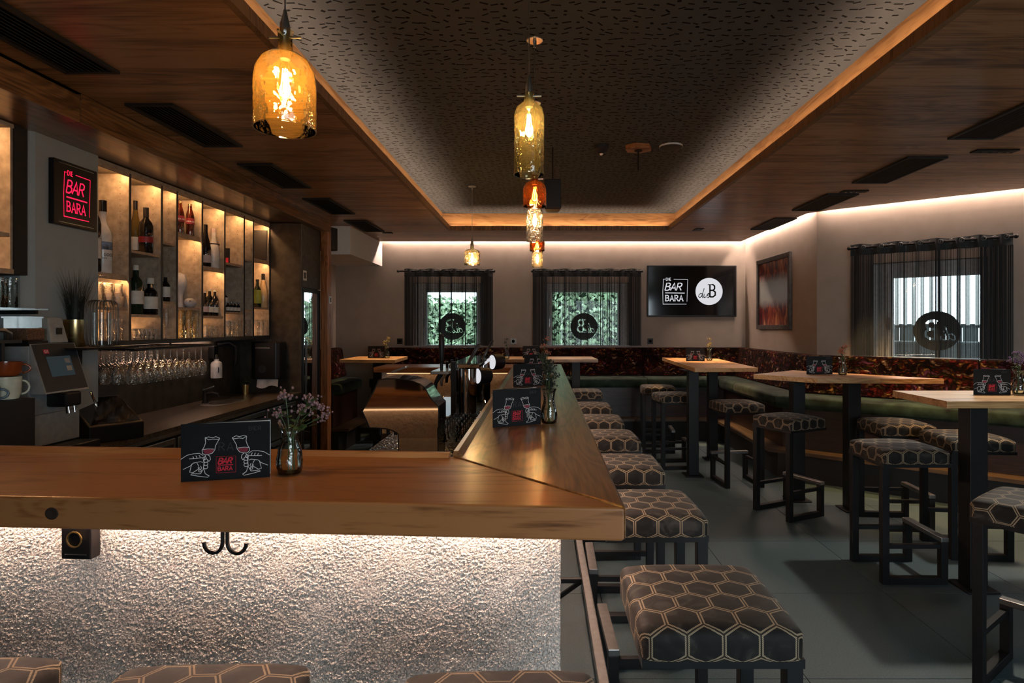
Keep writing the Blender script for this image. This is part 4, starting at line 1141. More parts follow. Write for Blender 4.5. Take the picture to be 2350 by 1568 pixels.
GLASSY = {
 'milk':   [(.028,0),(.036,.01),(.038,.06),(.026,.105),(.022,.13),(.029,.155)],
 'shot':   [(.018,0),(.020,.004),(.024,.075)],
 'flute':  [(.028,0),(.006,.006),(.004,.06),(.022,.11),(.026,.16),(.020,.22)],
 'wavy':   [(.030,0),(.032,.02),(.024,.075),(.033,.14),(.036,.19),(.030,.225)],
 'tumbler':[(.032,0),(.034,.004),(.038,.095)],
 'high':   [(.026,0),(.027,.004),(.031,.14)],
 'cut':    [(.028,0),(.033,.03),(.028,.055),(.034,.11),(.030,.15)],
 'tall':   [(.028,0),(.030,.006),(.031,.15)],
}
def glassware(kind, spots, z, name, label, group, mat='glass_lit', n=14):
    me = None
    ordw = ['first','second','third','fourth','fifth','sixth','seventh','eighth','ninth','tenth','eleventh','twelfth']
    xs_ = sorted({round(p[0],3) for p in spots}, reverse=True)
    for (X, Y) in spots:
        if me is None:
            o = MB().lathe(GLASSY[kind], n, cap0=True).build(name, mat, smooth=40); me = o.data
        else:
            o = bpy.data.objects.new(name, me); COL.objects.link(o)
        same = sorted(p[1] for p in spots if round(p[0],3) == round(X,3)); rk = xs_.index(round(X,3))
        lb = label
        if len(spots) > 1: lb += ', %s, %s row' % (ordw[same.index(Y)], ['front','rear','third','fourth'][rk])
        o.location = (X, Y, z+.0006); tag(o, lb, 'glass', group)
def row(px0, px1, n, X): return [(X, bx(px0+(px1-px0)*i/max(1,n-1), X)) for i in range(n)]
glassware('milk', row(226,271,3,-2.73)+row(228,256,2,-2.835), Z[0][1], 'carafe_glass', 'clear bottle-shaped carafe below the white vodka', 'carafes in the first bay')
glassware('high', row(256,271,2,-2.73)+row(240,260,2,-2.82), ZL, 'highball_glass', 'tall clear glass low in the first bay', 'tall glasses in the first bay')
glassware('shot', row(306,357,6,-2.72)+row(304,352,6,-2.80), ZL, 'shot_glass', 'small clear shot glass in the bottom row of the second bay', 'shot glasses in the second bay')
glassware('flute', [(-2.76,bx(381,-2.76))], ZL, 'stemmed_flute', 'single slender stemmed glass in the narrow bottom bay', None)
glassware('wavy', row(414,452,3,-2.73)+row(412,438,2,-2.83), ZL, 'beer_glass', 'curved beer glass in the bottom of the fourth bay', 'curved beer glasses', 'glass_pale')
glassware('tumbler', row(472,503,4,-2.72)+row(474,500,3,-2.83), ZL, 'tumbler', 'low clear tumbler in the bottom of the fifth bay', 'tumblers of the fifth bay')
glassware('high', row(521,547,4,-2.72)+row(523,545,3,-2.81), ZL, 'highball_glass', 'straight highball glass in the bottom of the sixth bay', 'highball glasses of the sixth bay')
glassware('cut', [(-2.73,bx(569,-2.73))], ZL, 'cut_glass', 'single cut crystal glass in the narrow seventh bay', None)
glassware('cut', row(588,608,3,-2.72), ZL, 'cut_glass', 'cut crystal glass in the bottom of the last bay', 'crystal glasses of the last bay')
# water glasses on the glass wall shelf at the left edge
t = thing('glass_shelf','thin glass wall shelf below the lit shelf box','shelf',(-2.98,2.2,1.58))
part('plate','glass_clear',t,(0,.43,0,.84,0,.008))
part('bracket','black_metal',t,(0,.40,.80,.815,-.02,-.0005))
glassware('tall', [(-2.62-.075*i, 2.90-.075*j+.03*i) for i in range(3) for j in range(5)], 1.588, 'water_glass', 'tall clear water glass on the glass wall shelf', 'water glasses on the wall shelf', 'glass_vase')

# hanging stemware
t = thing('stemware_rack','black hanging rack with rails for stem glasses','rack',(0,0,0))
part('frame','black_metal',t,(-2.90,-2.885,3.55,4.40,1.352,1.364),(-2.475,-2.46,3.55,4.40,1.352,1.364),(-2.885,-2.475,3.55,3.565,1.352,1.364),(-2.885,-2.475,4.385,4.40,1.352,1.364))
for k in range(5):
    X = -2.86+k*.09
    part('rail','chrome',t,(X-.018,X-.012,3.56,4.39,1.345,1.351),(X+.012,X+.018,3.56,4.39,1.345,1.351))
for yy in (3.7,4.25):
    part('hanger','black_metal',t,(-2.69,-2.68,yy,yy+.01,1.364,1.376))
stem = [(.032,.0),(.030,-.002),(.006,-.006),(.0035,-.02),(.0035,-.095),(.012,-.105),(.030,-.125),(.037,-.155),(.036,-.185),(.030,-.215)]
me = None
for k in range(5):
    for j in range(11):
        X = -2.86+k*.09; Y = 3.60+j*.072
        if me is None:
            o = MB().lathe(stem,16).build('wine_glass','glass_shelf',smooth=60); me = o.data
        else:
            o = bpy.data.objects.new('wine_glass', me); COL.objects.link(o)
        o.location = (X,Y,1.3572); tag(o,'clear stem glass hanging upside down, %s from the left in the %s rack row' % (['first','second','third','fourth','fifth','sixth','seventh','eighth','ninth','tenth','eleventh'][j],['rearmost','fourth','middle','second','frontmost'][k]),'glass','hanging stem glasses')

# red lit sign on the pillar
t = thing('lit_sign','square black sign with red glowing bar logo on the pillar','sign',(-2.66,3.325,2.232))
MB().box(.0005,.032,-.155,.155,-.178,.178).build('box','black_plastic',t,bevel=.004)
MB().box(.0325,.034,-.125,.125,-.163,-.160).build('lower_rail','steel',t)
MB().box(.0325,.034,-.125,.125,.160,.163).build('upper_rail','steel',t)
ribbons(MB(),logo(),lambda u,v:(.0335,-.092+u*.19,-.128+v*.245),.85).build('glowing_logo','neon_red',t)

# small wall shelf with plant pot and wire lantern
t = thing('wall_shelf','small black wall shelf under the brass pot','shelf',(0,0,0))
part('board','black_metal',t,(-2.658,-2.375,3.07,3.47,1.372,1.384))
part('bracket','black_metal',t,(-2.655,-2.60,3.28,3.33,1.27,1.372))
t = thing('grass_pot','brass pot with dark ornamental grass on the wall shelf','plant',(-2.60,3.28,1.3845))
MB().lathe([(.05,0),(.053,.004),(.053,.15),(.049,.15),(.047,.12)],24,cap0=True,cap1=True).build('pot','brass',t,smooth=40)
rd = random.Random(11); m = MB()
for i in range(150):
    a = rd.uniform(0,2*PI); r = rd.uniform(0,.04); L = rd.uniform(.16,.33); lean = rd.uniform(.0,.45)*(1.4-L*2)
    b0 = Vector((r*math.cos(a),r*math.sin(a),.12)); out_ = Vector((math.cos(a),math.sin(a),0)); w = Vector((-math.sin(a),math.cos(a),0))*.0028
    pts = [b0+out_*lean*L*(q/4)**1.6+Vector((0,0,L*(q/4)*(1-.12*lean*q/4))) for q in range(5)]
    vs = []
    for q, p in enumerate(pts): vs += [p-w*(1-q/4.4), p+w*(1-q/4.4)]
    m.add(vs,[(2*q,2*q+1,2*q+3,2*q+2) for q in range(4)])
o = m.build('grass','leaf_dark',t); o['kind'] = 'stuff'
t = thing('wire_lantern','round black wire lantern standing right of the brass pot','lantern',(-2.46,3.29,1.3845))
R = .078
for k in range(30):
    a = 2*PI*k/30
    pts = [(R*f*math.cos(a), R*f*math.sin(a), z) for f, z in ((.72,.004),(.92,.012),(1,.045),(1,.20),(.95,.235),(.8,.252),(.6,.256))]
    MB().tube(pts,.0016,5).build('wire','ring_metal',t,smooth=True)
for f, z in ((.72,.004),(.6,.256)):
    MB().tube([(R*f*math.cos(a*PI/12),R*f*math.sin(a*PI/12),z) for a in range(24)],.003,6,True).build('ring','ring_metal',t,smooth=True)
MB().lathe([(.045,.0),(.045,.19)],20,cap0=True).build('inner_glass','glass_clear',t,smooth=40)

# coffee machine, grinder, cup cabinet, touch terminal
t = thing('coffee_machine','silver and dark grey coffee machine with touch display','coffee machine',(0,0,0))
xf, y0, y1 = -2.45, 2.87, 3.145
m = MB(); m.prism([(-2.655,y0),(xf-.05,y0),(xf-.05,y1),(-2.655,y1)],ZC,1.40); m.build('body','silver_plastic',t,bevel=.006)
m = MB(); m.add([(xf-.049,y0+.0,1.41),(xf-.049,y1,1.41),(xf+.03,y1,1.165),(xf+.03,y0,1.165),(xf-.049,y0,1.165),(xf-.049,y1,1.165)],
    [(0,3,2,1),(0,4,3),(1,2,5),(3,4,5,2),(0,1,5,4)])
m.build('head','silver_plastic',t)
nv = Vector((.245,0,.079)).normalized()
def hp(s, v, o): # point on the slanted face: s along y 0..1, v down 0..1
    p = Vector((xf-.049+.079*v, y0+(y1-y0)*s, 1.41-.245*v))+nv*o; return p
def face_quad(name, mat, s0, s1, v0, v1, o, parent):
    return MB().add([hp(s0,v0,o),hp(s0,v1,o),hp(s1,v1,o),hp(s1,v0,o)],[(0,1,2,3)]).build(name,mat,parent)
fp = face_quad('front_panel','grey_plastic',.02,.98,.01,.97,.002,t)
ds = face_quad('display','display_teal',.24,.78,.27,.68,.0035,t)
face_quad('display_tile','silver_plastic',.62,.74,.32,.42,.0045,ds); face_quad('display_tile','silver_plastic',.62,.74,.48,.58,.0045,ds)
lg = face_quad('red_badge','print_red',.22,.34,.12,.21,.0035,t)
ribbons(MB(),[([(.25,.135),(.25,.195)],.012),([(.28,.135),(.28,.195)],.012),([(.31,.135),(.31,.195)],.012)],lambda u,v:hp(u,v,.0045)).build('badge_mark','print_white',lg)
part('spout','black_plastic',t,(xf-.045,xf+.06,2.96,3.06,1.09,1.163),bevel=.01)
for yy in (2.985,3.035):
    MB().tube([(xf+.04,yy,1.09),(xf+.045,yy,1.055)],.008,8).build('nozzle','chrome',t)
part('lower_front','silver_plastic',t,(xf-.049,xf-.02,y0,y1,ZC+.06,1.06),bevel=.004)
part('drip_tray','black_plastic',t,(xf-.049,xf+.10,y0+.01,y1-.01,ZC+.001,ZC+.055),bevel=.004)
MB().tube([(xf+.05,3.13,1.15),(xf+.075,3.135,1.08),(xf+.085,3.135,1.02)],.006,8).build('steam_wand','chrome',t,smooth=True)
MB().box(-2.65,-2.505,y0+.005,y1-.005,1.401,1.412).build('lid','black_plastic',t)
t = thing('bean_hopper','clear coffee bean hopper on top of the coffee machine','hopper',(-2.57,2.93,1.4125))
MB().prism([(-.06,-.055),(.06,-.055),(.06,.055),(-.06,.055)],.012,.125).build('box','glass_clear',t)
MB().box(-.055,.055,-.05,.05,.014,.075).build('beans','coffee',t,bevel=.008)
MB().box(-.063,.063,-.058,.058,.0,.012).build('base','black_plastic',t)
MB().box(-.066,.066,-.061,.061,.1255,.134).build('lid','glass_clear',t)
t = thing('coffee_grinder','pale grey coffee grinder beside the bean hopper','grinder',(-2.57,3.068,1.4125))
m = MB().add([(-.06,-.06,0),(.06,-.06,0),(.06,.055,0),(-.06,.055,0),(-.045,-.045,.13),(.035,-.045,.13),(.035,.04,.13),(-.045,.04,.13)],[(3,2,1,0),(4,5,6,7),(0,1,5,4),(1,2,6,5),(2,3,7,6),(3,0,4,7)])
m.build('body','silver_plastic',t,bevel=.004)
MB().obox((.054,.0,.06),(.008,.03,.035)).build('switch','black_plastic',t)
t = thing('cup_cabinet','black cup warmer cabinet with a curved steel rail on top','cabinet',(0,0,0))
part('body','matt_black',t,(-2.95,-2.36,2.12,2.74,ZC,1.165))
part('back','matt_black',t,(-2.95,-2.75,2.12,2.74,1.165,1.42))
part('side','grey_plastic',t,(-2.75,-2.50,2.722,2.74,1.165,1.42))
part('roof','grey_plastic',t,(-2.95,-2.42,2.12,2.74,1.4205,1.435))
MB().tube([(-2.46,2.72,1.4355),(-2.46,2.72,1.465),(-2.46,2.69,1.48),(-2.46,2.2,1.48)],.011,8).build('rail','steel',t,smooth=True)
def mug(X, Y, z, r, h, mat, label, ha):
    t = thing('coffee_mug',label,'mug',(X,Y,z))
    MB().lathe([(r*.6,0),(r*.8,.004),(r*.95,h*.3),(r,h),(r*.94,h),(r*.88,h*.3),(r*.5,.008)],24,cap0=True,cap1=True).build('cup',mat,t,smooth=50)
    pts = [Vector((r*.95*math.cos(ha),r*.95*math.sin(ha),h*.80))]
    for q in range(1,6):
        a = PI*q/6; pts.append(Vector(((r*.95+.028*math.sin(a))*math.cos(ha),(r*.95+.028*math.sin(a))*math.sin(ha),h*(.5+.30*math.cos(a)))))
    pts.append(Vector((r*.93*math.cos(ha),r*.93*math.sin(ha),h*.20)))
    MB().tube(pts,.005,8).build('handle',mat,t,smooth=True)
mug(-2.425,2.665,1.1655,.055,.105,'mug_white','pale green-white coffee mug in the cup cabinet',.9)
mug(-2.425,2.662,1.2715,.06,.065,'mug_orange','glossy brown-orange cup stacked on the pale mug',.8)
mug(-2.41,2.555,1.1655,.045,.07,'mug_blue','small blue-grey cup at the left picture edge',.9)
t = thing('touch_terminal','black slanted touch-screen till terminal on the back counter','till',(-2.57,3.46,ZC),-.62)
m = MB().add([(-.19,-.135,0),(.19,-.135,0),(.19,.135,0),(-.19,.135,0),(-.19,-.135,.225),(.19,-.135,.095),(.19,.135,.095),(-.19,.135,.225)],[(3,2,1,0),(4,5,6,7),(0,1,5,4),(1,2,6,5),(2,3,7,6),(3,0,4,7)])
m.build('stand','black_plastic',t,bevel=.006)
def tp(u, v, o): return Vector((-.19+.38*u,-.135+.27*v,.225-.13*u))+Vector((.13,0,.38)).normalized()*o
MB().add([tp(.05,.05,.002),tp(.95,.05,.002),tp(.95,.95,.002),tp(.05,.95,.002)],[(0,1,2,3)]).build('screen','bottle_black',t)
MB().add([tp(.02,.2,.003),tp(.12,.2,.003),tp(.12,.5,.003),tp(.02,.5,.003)],[(0,1,2,3)]).build('receipt_slot','silver_plastic',t)
part('status_light','led_green',t,(.17,.18,-.1362,-.1352,.02,.03))
# ------------------------------------------------------------------ equipment inside the bar
wt = thing('bar_worktop','steel working counter inside the bar','counter')
part('top','hammered_steel',wt,(-.84,-.285,2.05,5.60,.875,.90),bevel=.002)
part('carcass','matt_black',wt,(-.82,-.30,2.08,5.58,.08,.874))
part('plinth','matt_black',wt,(-.78,-.32,2.1,5.56,0,.08))
for i in range(5):
    q = part('door','steel',wt,(-.838,-.821,2.12+i*.69,2.12+i*.69+.66,.12,.85),bevel=.003)
    part('handle','black_metal',q,(-.855,-.839,2.18+i*.69,2.18+i*.69+.54,.79,.81))
# polished drinks dispenser with curved hood
HP = [(831.5,943.6),(840,963),(848,982),(865,982.5),(883,984),(900,988),(910,993.5),(914,997),(916,1060),(1005.5,1060),(1004.5,983),(1006.5,980),(1006.5,933),(999,926),(992,918),(987,911),(983,905),(979,897),(975,890),(965,882),(950,876),(935,872),(920,870.5),(905,869.5),(885,869.5),(870,872),(863,887),(856,902)]
Y0 = 2.6
P = [((x-1243)/1350*Y0, 1.5-(y-748)/1350*Y0) for x, y in HP]
P = [(x, max(z, .901)) for x, z in P]
t = thing('drinks_dispenser','mirror-polished drinks dispenser with arched hood inside the bar','dispenser',(0,0,0))
n = len(P); m = MB()
m.add([(x,Y0,z) for x,z in P]+[(x,Y0+.2,z) for x,z in P],[tuple(range(n)),tuple(range(2*n-1,n-1,-1))]+[(i,n+i,n+(i+1)%n,(i+1)%n) for i in range(n)])
m.build('hood','chrome',t,smooth=28)
# dark seam around the front plate
MB().tube([(x,Y0-.0005,z) for x,z in P],.0026,6,True).build('seam','black_metal',t)
MB().obox((-.66,Y0+.14,1.298),(.075,.05,.01),Matrix.Rotation(-.35,3,'Y')).build('card_clip','steel',t,bevel=.003)
part('drip_grate','steel',t,(-.77,-.64,Y0+.01,Y0+.19,.901,.915))
for k in range(3):
    MB().tube([(-.74+.035*k,Y0+.1,1.045),(-.74+.035*k,Y0+.1,1.00)],.008,8).build('nozzle','black_plastic',t)
# beer tower: two polished columns with fanned tap plates, round badges and a spout rail on the staff side
t = thing('beer_tower','polished chrome beer tower with black tap handles and round badges','beer tower',(0,0,0))
part('edge_plate','black_metal',t,(-.580,-.548,3.755,3.775,.901,1.27))
part('back_plate','chrome',t,(-.575,-.555,3.776,4.86,.901,1.22))
part('header','chrome',t,(-.60,-.40,3.80,4.84,1.222,1.255),bevel=.008)
part('spout_rail','steel',t,(-.72,-.601,3.80,4.84,1.185,1.205),bevel=.004)
for (cx, cy, r) in ((-.485,3.86,.058),(-.455,4.55,.058)):
    MB().lathe([(r*1.25,.901),(r*1.25,.915),(r,.93),(r,1.22)],28,(cx,cy,0)).build('column','chrome',t,smooth=40)
    for k in range(5):
        h_ = MB().obox((cx+.035,cy-.07+.035*k,1.315),(.007,.030,.15),Matrix.Rotation(.5,3,'Y')).build('tap_plate','chrome',t,bevel=.002)
        MB().obox((cx+.041,cy-.07+.035*k,1.317),(.004,.032,.155),Matrix.Rotation(.5,3,'Y')).build('plate_edge','black_plastic',h_)
for k in range(4):
    y = 3.88+.23*k
    b = MB().tube([(-.66,y,1.184),(-.68,y,1.16),(-.70,y,1.12),(-.702,y,1.08)],[.016,.016,.013,.010],10).build('tap_spout','chrome' if k % 2 else 'black_plastic',t,smooth=50)
    MB().tube([(-.66,y,1.206),(-.66,y,1.25)],.010,8).build('tap_valve','black_plastic',b,smooth=50)
MB().lathe([(.010,1.251),(.016,1.29),(.020,1.38),(.017,1.43),(.009,1.445),(.0001,1.448)],14,(-.66,3.88,0),cap0=True).build('tall_handle','black_plastic',t,smooth=40)
for k, (bx_, by_, bz_, r) in enumerate(((-.425,3.93,1.165,.055),(-.385,4.62,1.215,.060))):
    Rm = Matrix.Translation((bx_,by_,bz_))@Matrix.Rotation(PI+.62,4,'Z')@Matrix.Rotation(PI/2,4,'Y')
    d = MB().lathe([(r*.55,-.10),(r*.9,-.085),(r,-.05),(r*1.05,0),(r*.97,.004)],26,cap0=True,cap1=True).xf(Rm).build('badge_drum','black_plastic',t,smooth=35)
    MB().lathe([(.0001,.0055),(r*.92,.0055)],26).xf(Rm).build('badge_face','emissive_white',d)  # badge face given a plain emissive white
part('drip_tray','steel',t,(-.80,-.60,3.80,4.84,.901,.915),bevel=.002)
# row of upside-down glasses on the worktop
glassware('tumbler', [(-.47+.085*(k%2), 3.05+.09*(k//2)) for k in range(10)], .9005, 'tumbler', 'clear tumbler on the steel worktop beside the beer tower', 'tumblers on the worktop', 'glass_vase')

# ------------------------------------------------------------------ pendant lamps
def pendant(X, Y, zb, r, h, gmat, label, neck=.05, zc=ZT, kind='dome', power=5, col=(1.0,.62,.28)):
    t = thing('pendant_lamp', label, 'pendant lamp', (X,Y,zb), 0, 'cut-bottle glass pendant lamps')
    if kind == 'dome':
        pr = [(r*.97,.0),(r,.006),(r,h*.62),(r*.95,h*.74),(r*.80,h*.87),(r*.55,h*.95),(r*.28,h*.985),(.022,h),(.018,h+.012),(.018,h+neck),(.022,h+neck+.004)]
    elif kind == 'square':
        pr = [(r*.97,.0),(r,.006),(r,h*.72),(r*.96,h*.85),(r*.7,h*.95),(.024,h),(.018,h+.01),(.018,h+neck),(.026,h+neck+.004)]
    else:
        pr = [(r*.98,.0),(r,.006),(r,h*.80),(r*.9,h*.9),(r*.5,h*.97),(.02,h),(.017,h+.01),(.017,h+neck)]
    MB().lathe(pr,36).build('glass_shade',gmat,t,smooth=60)
    MB().tube([(r*math.cos(a*PI/16),r*math.sin(a*PI/16),.001) for a in range(32)],.0022,6,True).build('shade_rim','glass_clear',t,smooth=True)
    top = h+neck
    MB().lathe([(.013,h-.02),(.013,top+.02),(.007,top+.045),(.004,top+.06)],12,cap0=True,cap1=True).build('socket','steel',t,smooth=40)
    MB().tube([(-.042,0,top-.012),(.042,0,top-.012)],.0028,6).build('cross_bar','steel',t)
    MB().tube([(0,-.042,top-.012),(0,.042,top-.012)],.0028,6).build('cross_bar','steel',t)
    zt_ = zc-zb
    MB().tube([(0,0,top+.05),(0,0,zt_-.02)],.0022,6).build('cord','steel',t)
    MB().lathe([(.038,zt_-.004),(.040,zt_-.001)],24,cap0=True,cap1=True).build('ceiling_rose','steel',t,smooth=30)
    MB().lathe([(.006,zt_-.035),(.008,zt_-.005)],10,cap0=True).build('cord_grip','steel',t)
    bl = min(.10, h*.62); z0 = h-.03-bl; rb = min(.026, r*.5)
    b = MB().lathe([(.0001,z0),(rb*.5,z0+.004),(rb,z0+bl*.35),(rb*.85,z0+bl*.6),(.011,z0+bl),(.011,z0+bl+.02)],16).build('bulb','glass_bulb',t,smooth=60)
    for k in range(4):
        a = k*PI/2
        MB().tube([(rb*.45*math.cos(a),rb*.45*math.sin(a),z0+bl*.2),(rb*.2*math.cos(a+.6),rb*.2*math.sin(a+.6),z0+bl*.85)],.0014,5).build('filament','filament',b)
    d = bpy.data.lights.new('pendant_light','POINT'); d.energy = power; d.color = col; d.shadow_soft_size = .018
    o = bpy.data.objects.new('pendant_light', d); COL.objects.link(o); o.location = (X,Y,zb+z0+bl*.45)
    return t
pendant(-.676,1.55,2.017,.0775,.205,'glass_amber','large amber glass pendant lamp nearest the viewer',.05,ZT,'dome',9)
pendant(-.043,2.02,2.018,.052,.253,'glass_olive','tall olive-green bottle pendant lamp over the bar',.03,ZT,'tall',6)
pendant(-.034,2.85,2.079,.057,.125,'glass_brown','dark amber-brown glass pendant lamp behind the olive one',.02,ZT,'dome',5,(1,.5,.2))
pendant(-.043,3.65,2.024,.052,.215,'glass_ice','clear textured ice-like glass pendant lamp over the bar',.02,ZT,'tall',4)
pendant(-.034,4.45,2.067,.057,.10,'glass_brown','small brown glass pendant lamp second from the far end',.02,ZT,'dome',5,(1,.5,.2))
pendant(-.038,5.25,2.025,.050,.16,'glass_pale','pale glass pendant lamp over the far end of the bar',.02,ZT,'tall',4)
pendant(-.69,5.84,2.106,.079,.155,'glass_pale','square-shouldered yellowish glass pendant lamp at the far left',.05,ZT,'square',10)

# ------------------------------------------------------------------ ceiling devices, speakers
t = thing('ceiling_speaker','black loudspeaker hanging behind the row of pendants','speaker',(.085,4.55,2.50))
MB().prism([(-.065,-.08),(.065,-.08),(.05,.08),(-.05,.08)],-.11,.12).build('cabinet','matt_black',t,bevel=.01)
MB().box(-.055,.055,-.084,-.0805,-.10,.11).build('grille','black_plastic',t)
MB().tube([(0,0,.121),(0,0,ZT-2.502)],.006,8).build('bracket','black_metal',t)
t = thing('wall_speaker','black angled loudspeaker on the white boxed-in beam','speaker',(-2.44,6.70,2.49))
MB().prism([(-.13,-.05),(.03,-.09),(.10,.06),(-.06,.10)],-.13,.13).build('cabinet','matt_black',t,bevel=.012)
MB().obox((-.05,-.075,0),(.15,.004,.23),Matrix.Rotation(-.245,3,'Z')).build('grille','black_plastic',t)
MB().tube([(0,.08,0),(.0,.129,0)],.02,8).build('bracket','black_metal',t)
t = thing('smoke_detector','dark domed detector with a pale tip on the printed ceiling','detector',(.459,4.52,ZT))
MB().lathe([(.062,-.001),(.060,-.03),(.035,-.055),(.018,-.06)],20,cap0=False,cap1=True).build('housing','matt_black',t,smooth=40)
MB().lathe([(.014,-.061),(.010,-.072),(.0001,-.074)],12).build('tip','white_plastic',t,smooth=True)
t = thing('projector_mount','wooden hexagonal ceiling plate with a black rod','mount',(.743,4.52,ZT))
MB().prism([(.105*math.cos(a*PI/3+.25),.085*math.sin(a*PI/3+.25)) for a in range(6)],-.035,-.001).build('plate','oak_x',t)
MB().tube([(.0,0,-.036),(0,0,-.19)],.007,8).build('rod','black_metal',t)
MB().lathe([(.03,-.042),(.03,-.036)],14,cap0=True).build('flange','black_metal',t)
t = thing('access_disc','flat dark round disc with pale rim on the printed ceiling','detector',(.994,4.52,ZT))
MB().lathe([(.088,-.001),(.088,-.014)],28).build('rim','white_plastic',t,smooth=30)
MB().lathe([(.0871,-.0141),(.0001,-.016)],28).build('face','matt_black',t,smooth=30)

# ------------------------------------------------------------------ television, poster, sockets
t = thing('television','wall-mounted black television showing two white logos','television',(2.078,8.19,1.98))
MB().box(-.617,.617,-.06,-.012,-.355,.355).build('housing','black_plastic',t,bevel=.004)
MB().box(-.60,.60,-.0625,-.0605,-.335,.34).build('screen','bottle_black',t)
MB().box(-.2,.2,-.0118,-.001,-.2,.2).build('wall_mount','black_metal',t)
ribbons(MB(),logo(),lambda u,v:(-.405+u*.345,-.0645,-.18+v*.345)).build('framed_logo','emissive_white',t)
dsc = MB().lathe([(.0001,0),(.187,0)],40).xf(Matrix.Translation((.235,-.0645,-.005))@Matrix.Rotation(PI/2,4,'X')).build('round_logo','emissive_white',t)
ribbons(MB(),die_b(),lambda u,v:(.235+u*.187,-.0660,-.005+v*.187)).build('round_logo_letters','print_black',dsc)
t = thing('framed_poster','tall rustic dark-framed poster with a blurred pale middle','picture',(2.838,7.175,1.90),-PI/2)
w, h, f = .515, .445, .055
rdp = random.Random(4)
for (a, b, c_, d) in ((-w,w,h-f,h),(-w,w,-h,-h+f),(-w,-w+f,-h+f,h-f),(w-f,w,-h+f,h-f)):
    MB().box(a,b,-.035,-.002,c_,d).build('frame_bar','bench_wood' if False else 'dark_panel',t,bevel=.004)
m = MB().add([(-w+f,-.012,-h+f),(w-f,-.012,-h+f),(w-f,-.012,h-f),(-w+f,-.012,h-f)],[(0,1,2,3)]); m.uv = [(0,0),(1,0),(1,1),(0,1)]
m.build('print','poster_print',t)
def socket(px, Y, z, mat, label):
    t = thing('wall_socket',label,'socket',((px-1243)/1350*8.2,8.199,z))
    MB().box(-.04,.04,-.012,-.0005,-.04,.04).build('plate',mat,t,bevel=.003)
    MB().lathe([(.022,0),(.02,.006),(.0001,.006)],18).xf(Matrix.Translation((0,-.0125,0))@Matrix.Rotation(PI/2,4,'X')).build('outlet','print_black',t)
socket(918,8.2,1.285,'black_plastic','black wall socket left of the left far window')
socket(1178,8.2,1.285,'silver_plastic','grey wall socket between the two far windows')
socket(1492,8.2,1.285,'grey_plastic','dark wall socket below the television')

# ------------------------------------------------------------------ menu cards
def art_side():
    """line art of a hand holding a wine glass, in the left half of a 880 x 560 card, y up"""
    q = []
    def a(pts, close=False):
        q.append([((x-60)/880, (1580-y)/560*.64) for x, y in pts])
    a([(295,1115),(330,1108),(365,1120),(400,1108),(438,1128),(420,1140),(370,1134),(330,1140),(295,1115)])
    a([(295,1118),(300,1170),(285,1215),(265,1250),(268,1280),(290,1300),(325,1297),(365,1285),(390,1250),(395,1210),(420,1160),(438,1130)])
    a([(272,1243),(320,1236),(382,1242)])
    a([(305,1298),(288,1330),(278,1450),(250,1500),(165,1494),(155,1505),(230,1525),(320,1542),(335,1530),(295,1500),(283,1450)])
    a([(60,1335),(120,1295),(180,1282),(240,1280),(275,1305)])
    a([(140,1335),(200,1334),(270,1328)])
    a([(175,1310),(182,1322),(180,1334)]); a([(205,1304),(214,1318),(212,1333)]); a([(235,1300),(246,1314),(244,1330)])
    a([(80,1445),(150,1412),(180,1382),(250,1370),(275,1380)])
    a([(165,1390),(145,1478),(180,1482),(240,1440),(225,1400),(215,1385)])
    a([(320,1300),(340,1315),(348,1350),(332,1372),(315,1350)])
    a([(225,1430),(240,1460),(262,1440),(250,1415)])
    for (cx, cy, r) in ((290,1335,17),(300,1362,22),(303,1396,20),(300,1430,22),(245,1468,14)):
        a([(cx+r*math.cos(k*PI/5), cy+r*.9*math.sin(k*PI/5)) for k in range(11)])
    wine_ = [((x-60)/880, (1580-y)/560*.64) for x, y in [(274,1246),(320,1240),(380,1245),(370,1275),(330,1290),(290,1287)]]
    return q, wine_
ART, WINE = art_side()
def make_menu():
    t = thing('menu_card','x','menu card')
    W_, H_ = .21, .148
    MB().box(0,W_,-.0012,.0,.0004,H_).build('front_cover','card_black',t)
    m = MB().box(0,W_,-.0012,.0,.0004,H_); m.xf(Matrix.Rotation(.28,4,'Z')); m.build('back_cover','card_black',t)
    m = MB().box(.002,W_-.002,-.0004,.0004,.002,H_-.001); m.xf(Matrix.Rotation(.15,4,'Z')); m.build('inner_page','paper',t)
    y = -.0017
    n = len(WINE)
    for mir in (0, 1):
        fx = (lambda u, v: (u*W_, y, v*W_)) if not mir else (lambda u, v: ((1-u)*W_, y, v*W_))
        L = ribbons(MB(),[(p,.0065) for p in ART],fx).build('line_drawing','print_white',t)
        MB().add([fx(u,v) for u,v in WINE],[tuple(range(n))]).build('wine_fill','print_wine',L,loc=(0,.0002,0))
    rl = [(p,.016) for p in text('BAR',.41,.20,.07,.1,.3)]+[([(.41,.185),(.58,.183)],.01)]+[(p,.011) for p in text('BARA',.41,.115,.05,.2)]+[([(.39,.09),(.39,.29),(.61,.29),(.61,.09),(.39,.09)],.003)]
    ribbons(MB(),rl,lambda u,v:(u*W_,y,v*W_)).build('red_logo','print_red',t)
    for args, lw in ((('BIER',.76,.60,.05,.3),.007),(('RA',.42,.36,.10,.3),.01)):
        ribbons(MB(),[(p,lw) for p in text(*args)],lambda u,v:(u*W_,y+.0002,v*W_)).build('ghost_lettering','print_ghost',t)
    return t
menu0 = make_menu(); mf = [True]
def menu(x, y, rot, label, z=ZB):
    g = 'black menu cards with wine glass drawings'
    if mf[0]:
        mf[0] = False; o = menu0; o.location = (x,y,z); o.rotation_euler = (0,0,rot); o['label'] = label; o['group'] = g
    else: dup(menu0,(x,y,z),rot,label,g)
menu(-.922,1.504,.245,'black menu card with wine glass drawing at the front of the bar')
